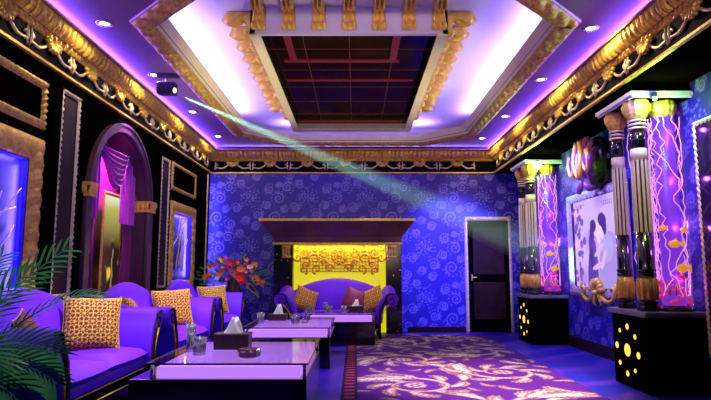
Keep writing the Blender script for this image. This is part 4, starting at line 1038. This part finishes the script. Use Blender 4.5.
# ================================================================== RUG
W_, Y0_, Y1_ = 2.33, 3.6, 10.45
def rugcol(gx, gy):
    X, Y = gx, gy; m = np.full(X.shape, -9.0); rnd = random.Random(5); lines = np.full(X.shape, 9.0)
    def leafstroke(x, y, a, ln, w, bend):
        P = []; R = []
        for i in range(14):
            t = i/13; P.append((x, y)); R.append(w*math.sin(PI*(.10+.88*t))**.8); a += bend/14; x += math.cos(a)*ln/14; y += math.sin(a)*ln/14
        return P, R
    def put(P, R):
        xs = [p[0] for p in P]; ys = [p[1] for p in P]; mg = max(R)+.03
        I = np.where((X[0] > min(xs)-mg) & (X[0] < max(xs)+mg))[0]; J = np.where((Y[:, 0] > min(ys)-mg) & (Y[:, 0] < max(ys)+mg))[0]
        if len(I) == 0 or len(J) == 0: return
        sl = (slice(J[0], J[-1]+1), slice(I[0], I[-1]+1)); v = near(X[sl], Y[sl], P, R)
        new = v > m[sl]; lines[sl] = np.where((np.abs(v) < .007) & (m[sl] > .0), 0, lines[sl]); m[sl] = np.maximum(m[sl], v)
    def acanth(x, y, a, ln, bend):
        P, Rr = leafstroke(x, y, a, ln, ln*.13, bend)
        for i, f in ((3, .55), (5, .6), (7, .55), (9, .42), (11, .28)):
            p, q = P[i], P[i-1]; an = math.atan2(p[1]-q[1], p[0]-q[0])
            for sd in (1, -1): put(*leafstroke(p[0], p[1], an+sd*.85, ln*f*.75, ln*.055, -sd*.9))
        put(P, Rr)
    for (cx, cy, R, a0, s) in [(.62, .75, .36, .5, 1), (1.72, 1.45, .38, 2.5, -1), (.60, 2.35, .38, 1.0, 1), (1.70, 3.1, .40, 4.0, -1), (.62, 4.0, .38, 2.0, 1), (1.70, 4.8, .38, 5.2, -1), (.62, 5.6, .36, .2, 1), (1.7, 6.35, .34, 3.0, -1)]:
        P, Rr = spiral(cx, cy, R, 1.1, a0, s, 60, .022, .042, .42)
        for k in range(8, 60, 7):
            p = P[k]; q = P[k-1]; an = math.atan2(p[1]-q[1], p[0]-q[0])
            acanth(p[0], p[1], an-s*.85, .40, s*1.2)
            if k % 2: acanth(p[0], p[1], an+s*.9, .20, -s*1.0)
        put(P, Rr)
        for k in range(8): an = k*2*PI/8; put([(cx+.085*math.cos(an), cy+.085*math.sin(an))], [.04])
        put([(cx, cy)], [.035])
        e = P[-1]; an = math.atan2(P[-1][1]-P[-2][1], P[-1][0]-P[-2][0])
        acanth(e[0], e[1], an, .75, s*.6); acanth(e[0], e[1], an-s*.7, .55, s*1.2)
        acanth(cx+(.55 if cx < 1 else -.55), cy+.28, 1.2 if cx < 1 else 2.0, .5, .8); acanth(cx-(.45 if cx < 1 else -.45), cy+.55, .4 if cx < 1 else 2.7, .42, -.9)
    for q in range(420):
        px, py = rnd.uniform(.08, W_-.08), rnd.uniform(.1, Y1_-Y0_-.1); i = int(px/W_*230); j = int(py/(Y1_-Y0_)*680); a = rnd.uniform(0, 2*PI)
        i2 = min(229, max(0, int((px+.16*math.cos(a))/W_*230))); j2 = min(679, max(0, int((py+.16*math.sin(a))/(Y1_-Y0_)*680)))
        if m[j, i] < -.045 and m[j2, i2] < -.03: acanth(px, py, a, rnd.uniform(.20, .32), rnd.choice((-1, 1))*rnd.uniform(.5, 1.6))
    c = np.ones(X.shape+(3,))*np.array((.085, .012, .16))
    k = np.clip(m/.012+.3, 0, 1)[..., None]; inn = np.clip((m-.012)/.03, 0, 1)[..., None]
    gold = (1-inn)*np.array((.40, .27, .15))+inn*np.array((.80, .66, .46))
    c = c*(1-k)+gold*k; c[lines < .5] = (.20, .10, .08)
    return c
rg = painted('rug', 'rug', (.02, Y0_, .006), (1, 0, 0), (0, 1, 0), W_, Y1_-Y0_, 230, 680, rugcol)
tag(rg, 'long purple rug with cream and gold leaf scrolls running to the door', 'rug')
m = MB(); m.box(.02, .02+W_, Y0_, Y1_, .001, .005); m.build('backing', 'blackmatt', rg)
def stripcol(gx, gy):
    c = np.ones(gx.shape+(3,))*np.array((.03, .01, .02)); q = (np.sin(gy*2*PI/.16) > .1) & (gx > .03) & (gx < .13); c[q] = (.42, .05, .10); return c
rb = painted('border', 'rug', (-.14, Y0_, .006), (1, 0, 0), (0, 1, 0), .16, Y1_-Y0_, 8, 300, stripcol, rg)

# ================================================================== FLOWERS
fl = thing('flower_arrangement', 'big arrangement of red and orange flowers on a dark vase behind the sofas', 'flowers', (-2.22, 10.25, 0))
MB().lathe([(.16, 0), (.17, .03), (.10, .08), (.07, .30), (.09, .55), (.14, .72), (.15, .80), (.10, .92), (.13, 1.0), (.11, 1.0), (.08, .90), (.0001, .85)], seg=24).build('vase', 'vase', fl, smooth=True)
def flower_mesh(np_, r, cup):
    m = MB()
    for k in range(np_):
        a = 2*PI*k/np_; d = Vector((math.cos(a), math.sin(a), 0)); s = Vector((-math.sin(a), math.cos(a), 0)); vs = []
        for i in range(5):
            t = i/4; w2 = r*.42*math.sin(PI*(.1+.8*t)); p = d*(r*t)+Vector((0, 0, cup*r*t*t-.0)); vs += [p-s*w2+Vector((0, 0, .15*r*t)), p-Vector((0, 0, .1*r*t)), p+s*w2+Vector((0, 0, .15*r*t))]
        m.add(vs, [(3*i+j, 3*i+j+1, 3*i+4+j, 3*i+3+j) for i in range(4) for j in range(2)])
    m.ball((0, 0, .02), r*.22, 8, 5); return m
fcols = [mat('petal_'+n, c, .55, noise=.2, emit=None) for n, c in (('red', (.75, .02, .03)), ('orange', (.85, .28, .04)), ('yellow', (.85, .55, .08)), ('white', (.8, .7, .65)), ('pink', (.6, .12, .25)))]
protos = []
rnd = random.Random(12)
for i in range(44):
    big = i < 16; u = rnd.uniform(-1, 1); v = rnd.uniform(0, 1)
    dx = u*.50*(1-.2*v) + (.0); dz = .98+.46*v*(1-.35*abs(u))+rnd.uniform(-.04, .06); dy = rnd.uniform(-.26, .05)
    if i % 9 == 8: dx = rnd.uniform(.35, .62); dz = rnd.uniform(.86, 1.02)
    r = rnd.uniform(.065, .095) if big else rnd.uniform(.03, .055); ci = rnd.choice([0, 1, 1, 2, 3, 0, 1, 4])
    key = next((p for p in protos if p[0] == ci and p[1] == big), None)
    if key is None:
        o = flower_mesh(7 if big else 5, 1, .5).build('flower', fcols[ci], fl, smooth=True); protos.append((ci, big, o))
    else: o = key[2].copy(); COL.objects.link(o); o.parent = fl
    o.location = (dx, dy, dz); o.scale = (r, r, r)
    d = Vector((dx*.7, -.8+dy, .45)).normalized(); o.rotation_euler = d.to_track_quat('Z', 'Y').to_euler()
m = MB()
for i in range(70):
    u = rnd.uniform(-1, 1); e = Vector((u*.6, rnd.uniform(-.25, .1), .92+rnd.uniform(0, .55)*(1-.5*abs(u)))); s0 = Vector((0, 0, .93)); 
    if i < 34: m.tube([s0, (s0+e)/2+Vector((0, 0, .06)), e], .004, 4)
    d = (e-s0).normalized(); sd = d.cross(Vector((0, -1, 0))).normalized()*.02; L = rnd.uniform(.08, .17)*d
    m.add([e-L*.2, e+L*.4+sd, e+L, e+L*.4-sd], [(0, 1, 2, 3)])
m.build('foliage', 'leafgreen', fl)
m = MB()
for k in range(5):      # pale drooping leaves on the mantel side
    a = -.2+k*.12; p = [Vector((.25+.12*i/2, -.12, .98-.02*k-.02*i-.03*i*i/4)) for i in range(5)]; p = [q+Vector((0, 0, k*.04-.1+.0)) for q in p]
    vs = []; 
    for i, q in enumerate(p): w2 = .022*math.sin(PI*(.1+.85*i/4)); vs += [q+Vector((0, 0, w2)), q-Vector((0, 0, w2))]
    m.add(vs, [(2*i, 2*i+1, 2*i+3, 2*i+2) for i in range(4)])
m.build('pale_leaf', mat('pale_leaf', (.5, .55, .35), .5, noise=.2), fl)
spot('flower_fill', (-1.9, 9.4, 3.5), (-.3, .85, -2.2), (1, .75, .6), 60, .42, .6)  # added fill giving the flowers more warm light

# ================================================================== PALM
pl = thing('potted_palm', 'leafy green potted palm arching in front of the nearest sofa', 'potted plant', (-2.3, 3.05, 0))
MB().lathe([(.15, 0), (.16, .02), (.20, .34), (.22, .36), (.22, .40), (.19, .40), (.18, .36), (.0001, .35)], seg=28).build('pot', 'soil', pl, smooth=True)
MB().tube([(0, 0, .34), (.01, .0, .45), (.03, .0, .58)], [.035, .03, .022], 8).build('stem', 'stem', pl, smooth=True)
def frond(tip, ctrl, start=(.02, 0, .5), nl=20, ll=.27, mt='leafgreen', up=(0, 0, 1), droop=.22):
    A, B, C = Vector(start), Vector(ctrl), Vector(tip); m = MB(); pts = []
    for i in range(nl+1): t = i/nl; pts.append(A*(1-t)**2+B*2*t*(1-t)+C*t*t)
    m.tube(pts, [.008*(1-.75*i/nl) for i in range(nl+1)], 5)
    for i in range(5, nl):
        t = i/nl; d = (pts[i+1]-pts[i-1]).normalized(); side = d.cross(Vector(up)).normalized(); upv = side.cross(d).normalized()
        L = ll*math.sin(PI*(.12+.80*t))**.7*random.uniform(.9, 1.1)
        for s in (1, -1):
            p = pts[i]; dirv = (d*.95+side*s*.62+upv*.25).normalized(); vs = []; n = 6
            for k in range(n+1):
                q = k/n; pos = p+dirv*L*q-Vector((0, 0, 1))*droop*L*q*q; w2 = .0075*math.sin(PI*(.06+.92*q))**.6 ; wn = side.cross(dirv).normalized()*0+(d-dirv*d.dot(dirv)).normalized()*w2
                vs += [pos-wn, pos+wn+upv*.002]
            m.add(vs, [(2*k, 2*k+1, 2*k+3, 2*k+2) for k in range(n)])
    return m.build('frond', mt, pl, normals=False)
# tips given relative to the pot
Yv, Zv = (0, -1, .2), (0, -.5, 1)
F = [((.54, .40, 1.34), (.12, .25, 1.0), Yv), ((.42, .30, 1.20), (.0, .1, .95), Yv), ((.58, .30, .70), (.32, .2, .90), Yv),
     ((.62, .20, .55), (.40, .1, .82), Yv), ((.52, .10, .40), (.40, .0, .74), Yv), ((.18, .35, 1.30), (.0, .1, 1.0), Yv), ((.50, -.15, .68), (.3, -.1, .95), Zv),
     ((.76, .42, 1.03), (.42, .5, 1.14), Zv), ((.2, -.5, .9), (.1, -.3, .95), Zv), ((-.3, .4, 1.1), (-.1, .3, 1.0), Zv), ((.42, -.2, .28), (.38, -.1, .62), Yv)]
for tp, ct, uu in F: frond(tp, ct, up=uu, ll=.13 if tp[0] > .7 else .25)
spot('palm_fill', (-1.1, 2.6, 3.3), (-.6, .9, -2.3), (.75, .92, 1), 120, .7, .8)  # fill added to brighten the fronds, source unseen
